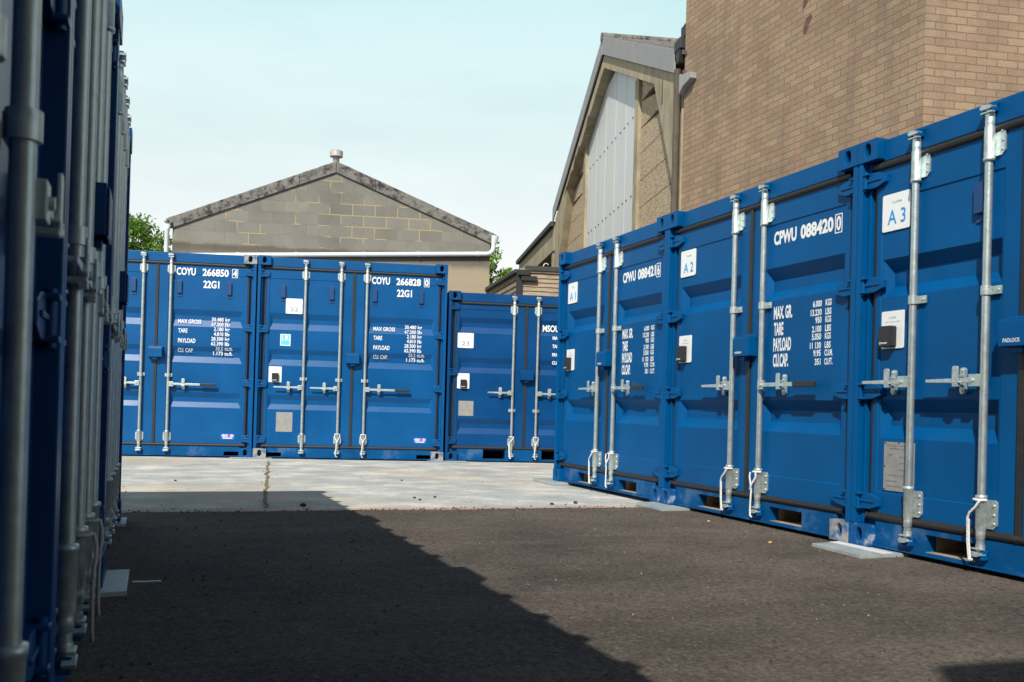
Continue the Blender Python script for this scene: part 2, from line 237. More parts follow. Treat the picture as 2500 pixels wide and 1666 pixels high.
def concmat():
    m = bpy.data.materials.new('yard_concrete'); m.use_nodes = True; t = m.node_tree; b = t.nodes['Principled BSDF']; l = t.links.new
    tcx = N(t, 'ShaderNodeTexCoord'); mp1 = N(t, 'ShaderNodeMapping'); mp1.inputs['Scale'].default_value = (1.3, 1.5, 1); l(tcx.outputs['Object'], mp1.inputs[0])
    n1 = N(t, 'ShaderNodeTexNoise'); n1.inputs['Scale'].default_value = 1.3; n1.inputs['Detail'].default_value = 10; n1.inputs['Roughness'].default_value = .68; l(mp1.outputs[0], n1.inputs[0])
    cr = N(t, 'ShaderNodeValToRGB'); e = cr.color_ramp.elements
    e[0].position = .36; e[0].color = (.33, .345, .335, 1); e[1].position = .64; e[1].color = (.70, .67, .58, 1)
    x = cr.color_ramp.elements.new(.5); x.color = (.45, .46, .435, 1)
    l(n1.outputs[0], cr.inputs[0])
    n3 = N(t, 'ShaderNodeTexNoise'); n3.inputs['Scale'].default_value = .45; n3.inputs['Detail'].default_value = 5; l(tcx.outputs['Object'], n3.inputs[0])
    r3 = N(t, 'ShaderNodeMapRange'); r3.inputs[1].default_value = .5; r3.inputs[2].default_value = .66; r3.inputs[4].default_value = .6; l(n3.outputs[0], r3.inputs[0])
    mm = N(t, 'ShaderNodeMix', data_type='RGBA'); mm.inputs['B'].default_value = (.50, .40, .27, 1); l(cr.outputs[0], mm.inputs['A']); l(r3.outputs[0], mm.inputs['Factor'])
    # reddish stain along the edge of the tarmac (object y = 0)
    sp = N(t, 'ShaderNodeSeparateXYZ'); l(tcx.outputs['Object'], sp.inputs[0])
    n5 = N(t, 'ShaderNodeTexNoise'); n5.inputs['Scale'].default_value = 2.5; n5.inputs['Detail'].default_value = 6; l(tcx.outputs['Object'], n5.inputs[0])
    ma = N(t, 'ShaderNodeMath', operation='MULTIPLY_ADD'); ma.inputs[1].default_value = -.35; l(n5.outputs[0], ma.inputs[0]); l(sp.outputs[1], ma.inputs[2])
    r5 = N(t, 'ShaderNodeMapRange'); r5.inputs[1].default_value = -.12; r5.inputs[2].default_value = .10; r5.inputs[3].default_value = .9; r5.inputs[4].default_value = 0; l(ma.outputs[0], r5.inputs[0])
    m5 = N(t, 'ShaderNodeMix', data_type='RGBA'); m5.inputs['B'].default_value = (.46, .27, .20, 1); l(mm.outputs['Result'], m5.inputs['A']); l(r5.outputs[0], m5.inputs['Factor'])
    n2 = N(t, 'ShaderNodeTexNoise'); n2.inputs['Scale'].default_value = 40; n2.inputs['Detail'].default_value = 5; l(tcx.outputs['Object'], n2.inputs[0])
    r2 = N(t, 'ShaderNodeMapRange'); r2.inputs[1].default_value = .3; r2.inputs[2].default_value = .7; r2.inputs[3].default_value = .84; r2.inputs[4].default_value = 1.14; l(n2.outputs[0], r2.inputs[0])
    h = N(t, 'ShaderNodeHueSaturation'); l(m5.outputs['Result'], h.inputs['Color']); l(r2.outputs[0], h.inputs['Value'])
    l(h.outputs[0], b.inputs['Base Color']); b.inputs['Roughness'].default_value = .85
    bp = N(t, 'ShaderNodeBump'); bp.inputs['Strength'].default_value = .3; bp.inputs['Distance'].default_value = .01; l(n2.outputs[0], bp.inputs['Height']); l(bp.outputs[0], b.inputs['Normal'])
    return m
M['concrete'] = concmat()

def pebbledash():
    m = bpy.data.materials.new('pebbledash_panel'); m.use_nodes = True; t = m.node_tree; b = t.nodes['Principled BSDF']; l = t.links.new
    tcx = N(t, 'ShaderNodeTexCoord'); v = N(t, 'ShaderNodeTexVoronoi'); v.inputs['Scale'].default_value = 55; l(tcx.outputs['Object'], v.inputs[0])
    sc = N(t, 'ShaderNodeSeparateColor'); l(v.outputs['Color'], sc.inputs[0])
    cr = N(t, 'ShaderNodeValToRGB'); e = cr.color_ramp.elements; e[0].color = (.27, .19, .11, 1); e[1].color = (.66, .52, .36, 1); l(sc.outputs[0], cr.inputs[0])
    l(cr.outputs[0], b.inputs['Base Color']); b.inputs['Roughness'].default_value = .9
    bp = N(t, 'ShaderNodeBump'); bp.inputs['Strength'].default_value = .8; bp.inputs['Distance'].default_value = .01; l(v.outputs['Distance'], bp.inputs['Height']); bp.invert = True; l(bp.outputs[0], b.inputs['Normal'])
    return m
M['dash'] = pebbledash()

# ------------------------------------------------------------------ mesh helpers
class MB:
    def __init__(s): s.v = []; s.f = []; s.sm = []
    def add(s, vs, fs, smooth=False):
        o = len(s.v); s.v += [tuple(p) for p in vs]; s.f += [tuple(i+o for i in f) for f in fs]; s.sm += [smooth]*len(fs); return s
    def quad(s, a, b, c, d): return s.add([a, b, c, d], [(0, 1, 2, 3)])
    def box(s, x0, x1, y0, y1, z0, z1):
        vs = [(x, y, z) for z in (z0, z1) for y in (y0, y1) for x in (x0, x1)]
        return s.add(vs, [(0, 2, 3, 1), (4, 5, 7, 6), (0, 1, 5, 4), (1, 3, 7, 5), (3, 2, 6, 7), (2, 0, 4, 6)])
    def prism(s, poly, y0, y1, axis='y'):
        """poly = (x, z) outline, counter-clockwise seen from the front (-y); extruded from y0 to y1"""
        n = len(poly)
        if axis == 'y': vs = [(x, y0, z) for x, z in poly] + [(x, y1, z) for x, z in poly]
        else: vs = [(x, y, y0) for x, y in poly] + [(x, y, y1) for x, y in poly]
        fs = [tuple(range(n)), tuple(range(2*n-1, n-1, -1))] + [(i, i+n, (i+1) % n+n, (i+1) % n) for i in range(n)]
        if axis != 'y': fs = [tuple(reversed(f)) for f in fs]
        return s.add(vs, fs)
    def tube(s, p0, p1, r0, r1=None, n=16, cap=True):
        r1 = r0 if r1 is None else r1
        p0, p1 = Vector(p0), Vector(p1); d = (p1-p0).normalized()
        a = d.orthogonal().normalized(); b = d.cross(a)
        vs = [p+(a*math.cos(2*math.pi*i/n)+b*math.sin(2*math.pi*i/n))*r for p, r in ((p0, r0), (p1, r1)) for i in range(n)]
        s.add(vs, [(i, (i+1) % n, (i+1) % n+n, i+n) for i in range(n)], True)
        if cap: s.add(vs, [tuple(range(n-1, -1, -1)), tuple(range(n, 2*n))])
        return s
    def lathe(s, prof, n=16, c=(0, 0)):
        """prof = [(r, z), ...] turned about a vertical axis at c"""
        vs = [(c[0]+r*math.cos(2*math.pi*i/n), c[1]+r*math.sin(2*math.pi*i/n), z) for r, z in prof for i in range(n)]
        fs = [(k*n+i, k*n+(i+1) % n, (k+1)*n+(i+1) % n, (k+1)*n+i) for k in range(len(prof)-1) for i in range(n)]
        s.add(vs, fs, True)
        s.add(vs[:n], [tuple(range(n-1, -1, -1))]); s.add(vs[-n:], [tuple(range(n))]); return s
    def path(s, pts, r, n=8):
        pts = [Vector(p) for p in pts]; rings = []; up = Vector((0, 0, 1))
        for i, p in enumerate(pts):
            d = (pts[min(i+1, len(pts)-1)]-pts[max(i-1, 0)]).normalized()
            a = d.cross(Vector((.13, -.97, .2))).normalized(); b = d.cross(a)
            rings.append([p+(a*math.cos(2*math.pi*k/n)+b*math.sin(2*math.pi*k/n))*r for k in range(n)])
        vs = [q for ring in rings for q in ring]; m = len(pts)
        s.add(vs, [(i*n+k, i*n+(k+1) % n, (i+1)*n+(k+1) % n, (i+1)*n+k) for i in range(m-1) for k in range(n)], True)
        s.add(vs, [tuple(range(n-1, -1, -1)), tuple(range((m-1)*n, m*n))]); return s
    def build(s, name, mt, parent=None, bevel=0., loc=(0, 0, 0), rz=0.):
        me = bpy.data.meshes.new(name); me.from_pydata(s.v, [], s.f)
        for p, k in zip(me.polygons, s.sm): p.use_smooth = k
        me.materials.append(mt); me.update()
        o = bpy.data.objects.new(name, me); C.objects.link(o); o.location = loc; o.rotation_euler.z = rz
        if parent is not None: o.parent = parent
        if bevel:
            b = o.modifiers.new('bevel', 'BEVEL'); b.width = bevel; b.segments = 2; b.limit_method = 'ANGLE'; b.angle_limit = R(40)
        return o

def tag(o, label=None, cat=None, group=None, kind=None):
    for k, v in (('label', label), ('category', cat), ('group', group), ('kind', kind)):
        if v: o[k] = v
    return o
def empty(name, loc, rz=0, label=None, cat=None, group=None):
    o = bpy.data.objects.new(name, None); C.objects.link(o); o.location = loc; o.rotation_euler.z = rz; o.empty_display_size = .2
    return tag(o, label, cat, group)

_tc = {}
def text_poly(body, bold):
    key = (body, bold)
    if key not in _tc:
        cu = bpy.data.curves.new('t', 'FONT'); cu.body = body; cu.size = 1; cu.resolution_u = 3; cu.offset = bold; cu.fill_mode = 'FRONT'
        o = bpy.data.objects.new('t', cu); C.objects.link(o)
        dg = bpy.context.evaluated_depsgraph_get(); me = bpy.data.meshes.new_from_object(o.evaluated_get(dg))
        vs = [(v.co.x, v.co.y) for v in me.vertices]; fs = [tuple(p.vertices) for p in me.polygons]
        bpy.data.objects.remove(o); bpy.data.curves.remove(cu); bpy.data.meshes.remove(me)
        _tc[key] = (vs, fs)
    return _tc[key]
def text(mb, body, x0, x1, z0, z1, y, bold=.0, hw=None):
    """writing fitted to the rectangle x0..x1, z0..z1 on a face looking to -y"""
    vs, fs = text_poly(body, bold)
    a0 = min(v[0] for v in vs); a1 = max(v[0] for v in vs); b0 = min(v[1] for v in vs); b1 = max(v[1] for v in vs)
    mb.add([(x0+(vx-a0)/(a1-a0)*(x1-x0), y, z0+(vz-b0)/(b1-b0)*(z1-z0)) for vx, vz in vs], fs)
def frame(mb, x0, x1, z0, z1, t, y):
    mb.box(x0, x1, y, y+.001, z0, z0+t); mb.box(x0, x1, y, y+.001, z1-t, z1); mb.box(x0, x0+t, y, y+.001, z0+t, z1-t); mb.box(x1-t, x1, y, y+.001, z0+t, z1-t)
def rrect(x0, x1, z0, z1, r, n=4):
    p = []
    for cx, cz, a in ((x1-r, z0+r, -90), (x1-r, z1-r, 0), (x0+r, z1-r, 90), (x0+r, z0+r, 180)):
        for k in range(n+1): t = R(a+90*k/n); p.append((cx+r*math.cos(t), cz+r*math.sin(t)))
    return p

# ------------------------------------------------------------------ shipping container
DY = .055        # door face behind the casting face
PR = .006        # panel behind the door frame
def casting(flip, top):
    """corner casting 162 x 178 x 118 mm with an oval hole in its front face"""
    w_, h_, d_ = .162, .118, .178; cx = w_*.5 if not flip else w_*.5; cz = h_*.5; n = 24
    mb = MB(); rx, rz = .024, .040
    ov = []; sq = []
    for i in range(n):
        a = 2*math.pi*i/n + math.pi/4; c_, s_ = math.cos(a), math.sin(a)
        ex = .8
        ov.append((cx+rx*math.copysign(abs(c_)**ex, c_), cz+rz*math.copysign(abs(s_)**ex, s_)))
        k = 1/max(abs(c_), abs(s_)); sq.append((w_/2+c_*k*w_/2, h_/2+s_*k*h_/2))
    vs = [(x, 0, z) for x, z in sq]+[(x, 0, z) for x, z in ov]+[(x, .13, z) for x, z in ov]
    fs = []
    for i in range(n):
        j = (i+1) % n; fs += [(i, j, n+j, n+i), (n+i, n+j, 2*n+j, 2*n+i)]
    mb.add(vs, fs); mb.add(vs[2*n:], [tuple(range(n))])
    x = [(0, 0, 0), (w_, 0, 0), (w_, d_, 0), (0, d_, 0), (0, 0, h_), (w_, 0, h_), (w_, d_, h_), (0, d_, h_)]
    mb.add(x, [(0, 3, 2, 1), (4, 5, 6, 7), (1, 2, 6, 5), (2, 3, 7, 6), (3, 0, 4, 7)])
    return mb

def door_mesh(x0, x1, z0, z1, px0, px1, pz0, pz1, grooves, g=.030, e=.035):
    mb = MB(); y0 = DY; y1 = DY+PR; q = mb.quad
    def rect(a, b, c, d, y): q((a, y, c), (b, y, c), (b, y, d), (a, y, d))
    rect(x0, px0, z0, z1, y0); rect(px1, x1, z0, z1, y0); rect(px0, px1, z0, pz0, y0); rect(px0, px1, pz1, z1, y0)
    i = .005; a, b, c, d = px0+i, px1-i, pz0+i, pz1-i
    q((px0, y0, pz0), (px1, y0, pz0), (b, y1, c), (a, y1, c)); q((a, y1, d), (b, y1, d), (px1, y0, pz1), (px0, y0, pz1))
    q((px0, y0, pz0), (a, y1, c), (a, y1, d), (px0, y0, pz1)); q((b, y1, c), (px1, y0, pz0), (px1, y0, pz1), (b, y1, d))
    z = d
    gx0, gx1 = a+.008, b-.008; y2 = y1+g
    for (za, zb, zc, zd) in grooves:
        rect(a, b, za, z, y1)
        rect(a, gx0, zd, za, y1); rect(gx1, b, zd, za, y1)
        q((gx0+e, y2, zb), (gx1-e, y2, zb), (gx1, y1, za), (gx0, y1, za))
        q((gx0+e, y2, zc), (gx1-e, y2, zc), (gx1-e, y2, zb), (gx0+e, y2, zb))
        q((gx0, y1, zd), (gx1, y1, zd), (gx1-e, y2, zc), (gx0+e, y2, zc))
        q((gx0, y1, zd), (gx0+e, y2, zc), (gx0+e, y2, zb), (gx0, y1, za)); q((gx1-e, y2, zc), (gx1, y1, zd), (gx1, y1, za), (gx1-e, y2, zb))
        z = zd
    rect(a, b, c, z, y1)
    yb = DY+.06
    q((x0, yb, z0), (x0, y0, z0), (x0, y0, z1), (x0, yb, z1)); q((x1, y0, z0), (x1, yb, z0), (x1, yb, z1), (x1, y0, z1))
    q((x0, y0, z1), (x1, y0, z1), (x1, yb, z1), (x0, yb, z1)); q((x0, yb, z0), (x1, yb, z0), (x1, y0, z0), (x0, y0, z0))
    rect(x0, x1, z0, z1, yb)
    return mb

def body_mesh(W, H, D):
    mb = MB(); y0 = .12; y1 = D-.02; h0, h1 = .16, H-.07; dp = .03
    for side in (0, 1):
        pts = []; y = y0; k = 0; pat = [(.0, 0), (.07, 0), (.10, 1), (.17, 1), (.20, 0)]
        while y < y1:
            for dy, st in pat[:-1]:
                if y+dy < y1: pts.append((y+dy, st))
            y += .20
        pts.append((y1, 0))
        X = (lambda s_: .012+dp*s_) if side == 0 else (lambda s_: W-.012-dp*s_)
        for (ya, sa), (yb_, sb) in zip(pts, pts[1:]):
            v = [(X(sa), ya, h0), (X(sb), yb_, h0), (X(sb), yb_, h1), (X(sa), ya, h1)]
            mb.quad(*(v if side else v[::-1]))
    mb.box(.0, .06, .178, D-.178, .02, .16); mb.box(W-.06, W, .178, D-.178, .02, .16)
    mb.box(.0, .06, .178, D-.178, H-.08, H-.006); mb.box(W-.06, W, .178, D-.178, H-.08, H-.006)
    mb.box(.06, W-.06, .12, D-.03, H-.035, H-.012); mb.box(.03, W-.03, D-.06, D-.012, .02, H-.01)
    mb.box(0, .16, D-.1, D, .118, H-.118); mb.box(W-.16, W, D-.1, D, .118, H-.118)
    mb.box(.06, W-.06, .16, D-.06, .14, .17)
    return mb

def container(name, loc, rz, W, H, D, label, group, o):
    root = empty(name, loc, rz, label, 'shipping container', group)
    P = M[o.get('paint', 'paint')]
    # castings
    for (x, z, nm) in ((0, 0, 'bl'), (W-.162, 0, 'br'), (0, H-.118, 'tl'), (W-.162, H-.118, 'tr')):
        mt = M[o.get('cast', {}).get(nm, o.get('paint', 'paint'))]
        casting(x > 0, z > 0).build('corner_casting', mt, root, .006, (x, 0, z))
    mb = MB()
    for x in (0, W-.162):
        for z in (0, H-.118): mb.box(x, x+.162, D-.178, D, z, z+.118)
    bd = body_mesh(W, H, D); bd.add(mb.v, mb.f); bd.build('body', P, root)
    # posts
    for s in (0, 1):
        mb = MB(); X = (lambda a: a) if s == 0 else (lambda a: W-a)
        def bx(a, b, y0, y1, z0, z1): mb.box(min(X(a), X(b)), max(X(a), X(b)), y0, y1, z0, z1)
        bx(.002, .038, .006, .14, .118, H-.118); bx(.038, .062, .05, .14, .118, H-.118); bx(.062, .13, .10, .14, .118, H-.118)
        mb.build('corner_post', P, root, .004)
    zt = H-.13; gt = o.get('gth', .040); zg = zt-gt     # header bottom, top seal
    zb = o.get('sill', .148); zs = zb+gt                # sill top
    # header
    mb = MB(); mb.box(.162, W-.162, .048, .12, zt, H-.012); mb.box(.04, .162, .075, .12, zt, H-.118); mb.box(W-.162, W-.04, .075, .12, zt, H-.118)
    mb.build('header_beam', P, root, .004)
    # sill with fork pockets
    pk = o['pockets']; mb = MB(); xs = [.162]+[v for p in pk for v in (p[0], p[1])]+[W-.162]
    for i in range(0, len(xs), 2):
        if xs[i+1] > xs[i]: mb.box(xs[i], xs[i+1], .048, .12, .012, zb)
    for (a, b, c, d) in pk:
        if zb-d > .01: mb.box(a, b, .048, .12, d, zb)
        if c > .014: mb.box(a, b, .048, .12, .012, c)
    mb.box(.162, W-.162, .030, .048, .006, .014)
    mb.box(.04, .162, .075, .12, .118, zb); mb.box(W-.162, W-.04, .075, .12, .118, zb)
    mb.build('sill_beam', M['scuff'], root)
    for (a, b, c, d) in pk:
        mb = MB(); D2 = 1.9 if o.get('tan') else .6; y = .121
        mb.quad((a, y, c), (b, y, c), (b, D2, c), (a, D2, c)); mb.quad((a, D2, d), (b, D2, d), (b, y, d), (a, y, d))
        mb.quad((a, D2, c), (a, D2, d), (a, y, d), (a, y, c)); mb.quad((b, y, c), (b, y, d), (b, D2, d), (b, D2, c)); mb.quad((a, D2, c), (b, D2, c), (b, D2, d), (a, D2, d))
        if o.get('tan'):
            mb.box(a, b, .052, .119, c-.004, c+.002)
        mb.build('fork_pocket', M['tan'] if o.get('tan') else M['dark'], root)
    # doors
    cx = o.get('cx', W/2); pz0, pz1 = o['panel']; hz = o['hinges']; hr = o.get('hinge_w', .20)
    dl = .112
    doors = []
    for s in (0, 1):
        x0, x1 = (dl, cx-.018) if s == 0 else (cx+.018, W-dl)
        p0, p1 = (x0+.035, x1-.105) if s == 0 else (x0+.115, x1-.035)
        d = door_mesh(x0, x1, zs-.004, zg+.004, p0, p1, pz0, pz1, o['grooves'], o.get('g', .030)).build('door', P, root)
        doors.append(d)
        # seals round the leaf
        mb = MB()
        gx0, gx1 = (x0-.020, cx+.000) if s == 0 else (cx+.000, x1+.020)
        ends = (gx0, gx1)
        for zz0, zz1 in ((zg, zt), (zb, zs)):
            a, b = (x0-.02, cx) if s == 0 else (cx, x1+.02)
            mb.prism([(.034, zz0+.008), (.034, zz1-.008), (.052, zz1-.001), (.075, zz1-.001), (.075, zz0+.001), (.052, zz0+.001)], a, b) if False else None
            pr = [(.038, zz0+.010), (.034, (zz0+zz1)/2), (.038, zz1-.010), (.052, zz1-.001), (.08, zz1-.001), (.08, zz0+.001), (.052, zz0+.001)]
            n = len(pr); vs = [(a, y, z) for y, z in pr]+[(b, y, z) for y, z in pr]
            mb.add(vs, [tuple(range(n)), tuple(range(2*n-1, n-1, -1))]+[(i+n, i, (i+1) % n, (i+1) % n+n) for i in range(n)][::1])
        a, b = (x0-.022, x0-.001) if s == 0 else (x1+.001, x1+.022)
        mb.box(a, b, .058, .10, zs, zg)
        if s == 0: mb.box(cx-.0165, cx+.0165, .043, .10, zs-.01, zg+.012)
        mb.build('door_seal', M['gasket'], d, .003)
        # hinges
        for k, z in enumerate(hz):
            mb = MB(); X = (lambda a: a) if s == 0 else (lambda a: W-a)
            pl = [(X(a), z+b) for a, b in ((.05, -.045), (.13, -.042), (hr, -.022), (hr, .022), (.13, .042), (.05, .045))]
            if s: pl = pl[::-1]
            mb.prism(pl, .030, .056)
            mb.tube((X(.045), .024, z-.055), (X(.045), .024, z+.055), .012, n=10)
            for dz in (-.045, .033):
                mb.box(min(X(.03), X(.075)), max(X(.03), X(.075)), .006, .06, z+dz, z+dz+.012)
            mb.box(min(X(.055), X(hr-.03)), max(X(.055), X(hr-.03)), .024, .031, z-.006, z+.006)
            mb.build('hinge', P, d, .003)
    # lock bars
    for b in o['bars']:
        x = b['x']; r = o.get('rod_r', .0185); y = .026
        t0, t1 = o.get('brz', (H-.29, H-.155)); b0, b1 = o.get('lbz', (.19, .335))
        br = MB().tube((x, y, .085), (x, y, H-.055), r, n=20)
        bar = br.build('lock_bar', M['galv'], root)
        for (c0, c1, low) in ((t0, t1, 0), (b0, b1, 1)):
            mb = MB(); R1 = r+.006
            mb.lathe([(r+.001, c0-.022), (R1+.003, c0-.020), (R1+.003, c0-.006), (R1, c0-.003), (R1, c1), (R1-.004, c1+.012), (r+.003, c1+.016), (r+.003, c1+.05), (r, c1+.052)], 20, (x, y))
            if low: mb.v = [(p[0], p[1], c0+c1-p[2]) for p in mb.v]; mb.f = [tuple(reversed(f)) for f in mb.f]
            sides = (1,) if o.get('one_side') else (1, -1)
            for sg in sides:
                w_ = .074 if o.get('one_side') else .048
                poly = [(x+sg*.012, c0+.002), (x+sg*(w_-.018), c0+.002), (x+sg*w_, c0+.022), (x+sg*w_, c1-.012), (x+sg*(w_-.01), c1), (x+sg*.012, c1)]
                if sg < 0: poly = poly[::-1]
                mb.prism(poly, DY-.010, DY-.0005)
                for zz in (c0+.028, (c0+c1)/2, c1-.026): mb.tube((x+sg*(w_-.015), DY-.010, zz), (x+sg*(w_-.015), DY-.017, zz), .008, .005, n=8)
            mb.build('bar_bracket', M['galv2'], bar)
        zm = o['mid']; mb = MB(); mb.tube((x, y, zm-.022), (x, y, zm+.022), r+.007, n=20)
        for sg in ((1,) if o.get('one_side') else (1, -1)):
            w_ = .07 if o.get('one_side') else .045
            mb.box(min(x, x+sg*w_), max(x, x+sg*w_), DY-.012, DY-.0005, zm-.02, zm+.02); mb.tube((x+sg*(w_-.014), DY-.012, zm), (x+sg*(w_-.014), DY-.019, zm), .008, .006, n=8)
        mb.build('bar_bracket', M['galv2'], bar, .002)
        # cams and blue keepers
        for top in (1, 0):
            zc = H-.05 if top else .075; sg = 1 if top else -1
            mb = MB(); z0_, z1_ = sorted((zc-sg*.012, zc+sg*.006))
            mb.lathe(sorted([(r+.002, zc-sg*.045), (r+.004, zc-sg*.03), (r-.003, zc-sg*.012)], key=lambda a: a[1]), 16, (x, y))
            poly = [(x-.040, zc+sg*.002), (x-.028, zc-sg*.010), (x+.030, zc-sg*.008), (x+.034, zc+sg*.004), (x+.006, zc+sg*.014), (x-.028, zc+sg*.016)]
            if sg < 0: poly = poly[::-1]
            mb.prism(poly, -.004, .030)
            mb.box(x-.034, x+.034, -.002, .022, zc-sg*.024-.004, zc-sg*.024+.004)
            mb.build('cam_end', M['galv2'], bar, .002)
            kb = MB(); zk = zc+sg*.004
            for xx in (x-.030, x+.016):
                kb.box(xx, xx+.016, .006, .0475, zk-.024, zk+.018)
            kb.box(x-.030, x+.032, .034, .0475, zk-.010, zk+.022)
            kb.build('cam_keeper', P, bar, .003)
        h = b.get('h')
        if h:
            sg = 1 if h['end'] > x else -1; z = o['hand']
            xx = lambda a, b_: (min(a, b_), max(a, b_))
            mb = MB(); a, c = xx(x+sg*.012, x+sg*.066); mb.box(a, c, -.006, .016, z-.030, z+.030)
            mb.tube((x+sg*.045, -.006, z), (x+sg*.045, -.014, z), .011, n=10)
            e1 = h.get('grip', h['end'])
            poly = [(x+sg*.05, z-.013), (x+sg*.05, z+.013), (e1, z+.008 if 'grip' not in h else z+.013), (e1, z-.008 if 'grip' not in h else z-.013)]
            if sg > 0: poly = [poly[0], poly[3], poly[2], poly[1]]
            mb.prism(poly, -.004, .004)
            hd = mb.build('handle', M['galv2'], bar, .002)
            if 'grip' in h:
                a, c = xx(h['grip']-.002, h['end']); MB().box(a, c, -.010, .010, z-.018, z+.018).build('grip', M['grip'], bar, .005)
            pv = h['piv']; mb = MB()
            mb.prism(rrect(pv-.016, pv+.016, z-.066, z+.066, .0155), .034, .053)
            mb.prism(rrect(pv-.020, pv+.020, z-.022, z+.072, .012), -.013, -.006)
            mb.box(pv-.014, pv+.014, -.010, .036, z+.016, z+.028); mb.box(pv-.018, pv+.018, -.012, .036, z-.030, z-.018)
            mb.box(pv-.034, pv+.030, -.014, -.004, z-.012, z-.004)
            for dz in (-.052, .052): mb.tube((pv, .034, z+dz), (pv, .028, z+dz), .008, .005, n=8)
            mb.build('handle_catch', M['galv2'], bar, .002)
    # lock box over the door joint
    if 'lockbox' in o:
        a, b, c, d = o['lockbox']; mb = MB(); y = -.028
        mb.box(a, b, y, y+.008, c, d-.012); mb.box(a, a+.008, y+.008, DY, c, d); mb.box(b-.008, b, y+.008, DY, c, d)
        mb.box(a+.008, b-.008, y+.008, DY, d-.014, d-.006)
        mb.box(a-.006, b+.004, .03, DY+.002, d-.02, d+.012)
        mb.box((a+b)/2-.03, (a+b)/2+.03, y+.02, DY, c-.03, c-.002)
        lb = mb.build('lock_box', P, root, .004)
        if 'boxtext' in o:
            tx, e, f_, g_, h_ = o['boxtext']; mb = MB(); text(mb, tx, e, f_, g_, h_, y-.0015, .02); mb.build('lettering', M['white'], lb)
    return root, doors

def lettering(door, items, y=DY+PR-.0015, m='white'):
    for it in items:
        mb = MB(); yy = DY-.0015 if it[3 if it[0] != '#' else 3] > 2.26 else y
        if it[0] == '#': frame(mb, *it[1:], yy-.0005)
        else: text(mb, it[0], it[1], it[2], it[3], it[4], yy, it[5] if len(it) > 5 else .02)
        mb.build('lettering_box' if it[0] == '#' else 'lettering', M[m], door)
def sign(door, x0, x1, z0, z1, txt, x2, x3, z2, z3, ink, logo=None):
    s_ = MB().prism(rrect(x0, x1, z0, z1, .012), DY-.002, DY+.003).build('number_sign', M['card'], door)
    mb = MB(); text(mb, txt, x2, x3, z2, z3, DY-.0035, .008); mb.build('sign_number', M[ink], door)
    if logo:
        mb = MB(); text(mb, 'Lucke', *logo, DY-.0035, 0); mb.build('sign_lettering', M['signgrey'], door)
def card(door, x0, x1, z0, z1, bx0, bx1, bz0, bz1, yf=.012):
    MB().prism(rrect(x0, x1, z0, z1, .008), DY-.002, DY+.003).build('notice_card', M['card'], door)
    w_ = x1-x0; mb = MB(); text(mb, 'Lucke', x0+w_*.35, x0+w_*.66, z1-.040, z1-.029, DY-.0035)
    text(mb, 'see access notice', x0+w_*.18, x0+w_*.84, z1-.062, z1-.055, DY-.0035); mb.build('card_lettering', M['signgrey'], door)
    MB().prism(rrect(bx0, bx1, bz0, bz1, .01), yf, DY-.003).build('key_safe', M['black'], door, .004)
    mb = MB(); w_ = bx1-bx0; text(mb, 'O', bx0+w_*.12, bx0+w_*.28, bz0+.014, bz0+.028, yf-.0015, .03); text(mb, 'master', bx0+w_*.3, bx0+w_*.75, bz0+.016, bz0+.026, yf-.0015, .03)
    mb.build('key_safe_lettering', M['white'], door)
def dplate(door, x0, x1, z0, z1, rows=True, m='plate'):
    pl = MB().prism(rrect(x0, x1, z0, z1, .008), DY+.001, DY+.0055).build('data_plate', M[m], door)
    if rows:
        mb = MB(); hh = z1-z0; w_ = x1-x0; rd = random.Random(int(x0*1000)+int(z0*1000)); y = DY-.0004
        L_ = [('CSC SAFETY APPROVAL', .1, .9, .93), ('GENERAL DATA', .2, .8, .87), ('TYPE', .12, .3, .74), ('DATE MANUFACTURED', .52, .95, .70), ('IDENTIFICATION No.', .52, .95, .58), ('MAX GROSS WEIGHT', .5, .95, .44), ('TIMBER COMPONENT TREATMENT', .15, .85, .32), ('OWNER', .1, .45, .2), ('MADE 2018', .1, .6, .1)]
        for s_, a, b, c in L_: text(mb, s_, x0+w_*a, x0+w_*b, z0+hh*c-.004, z0+hh*c+.003, y, 0)
        mb.build('plate_lettering', M['ink'], door)
        mb = MB()
        for a, b in ((.04, .97), (.5, .985), (.96, .97), (.04, .5), (.96, .5), (.04, .03), (.96, .03)): mb.tube((x0+w_*a, y-.001, z0+hh*b), (x0+w_*a, y+.003, z0+hh*b), .004, n=8)
        mb.build('rivets', M['iron'], door)
def vent(door, x, z0, z1):
    mb = MB(); w_ = .033; y = DY+PR
    mb.box(x-w_, x+w_, y-.006, y, z1-.022, z1); mb.box(x-w_, x+w_, y-.006, y, z0, z0+.022)
    mb.box(x-w_+.004, x+w_-.004, y-.026, y, z0+.045, z1-.014)
    mb.tube((x, y-.006, z1-.011), (x, y-.012, z1-.011), .006, n=8); mb.tube((x, y-.006, z0+.011), (x, y-.012, z0+.011), .006, n=8)
    mb.build('air_vent', bpy.data.materials.get('vent_plastic_blue') or mat('vent_plastic_blue', (.002, .05, .17), .5), door, .004)

# ------------------------------------------------------------------ placement data (metres)
AX, AY, AA = .4278, 9.5616, -1.2242
BX, BY, BA = -3.2933, 12.2343, .1647
CX_, CY_, CA = -.8727, 12.7065, .1622
LX, LY, LA, LW = -2.28, 5.64, R(110.5), 2.03
def along(o, a, t, n=0): return (o[0]+t*math.cos(a)-n*math.sin(a), o[1]+t*math.sin(a)+n*math.cos(a))

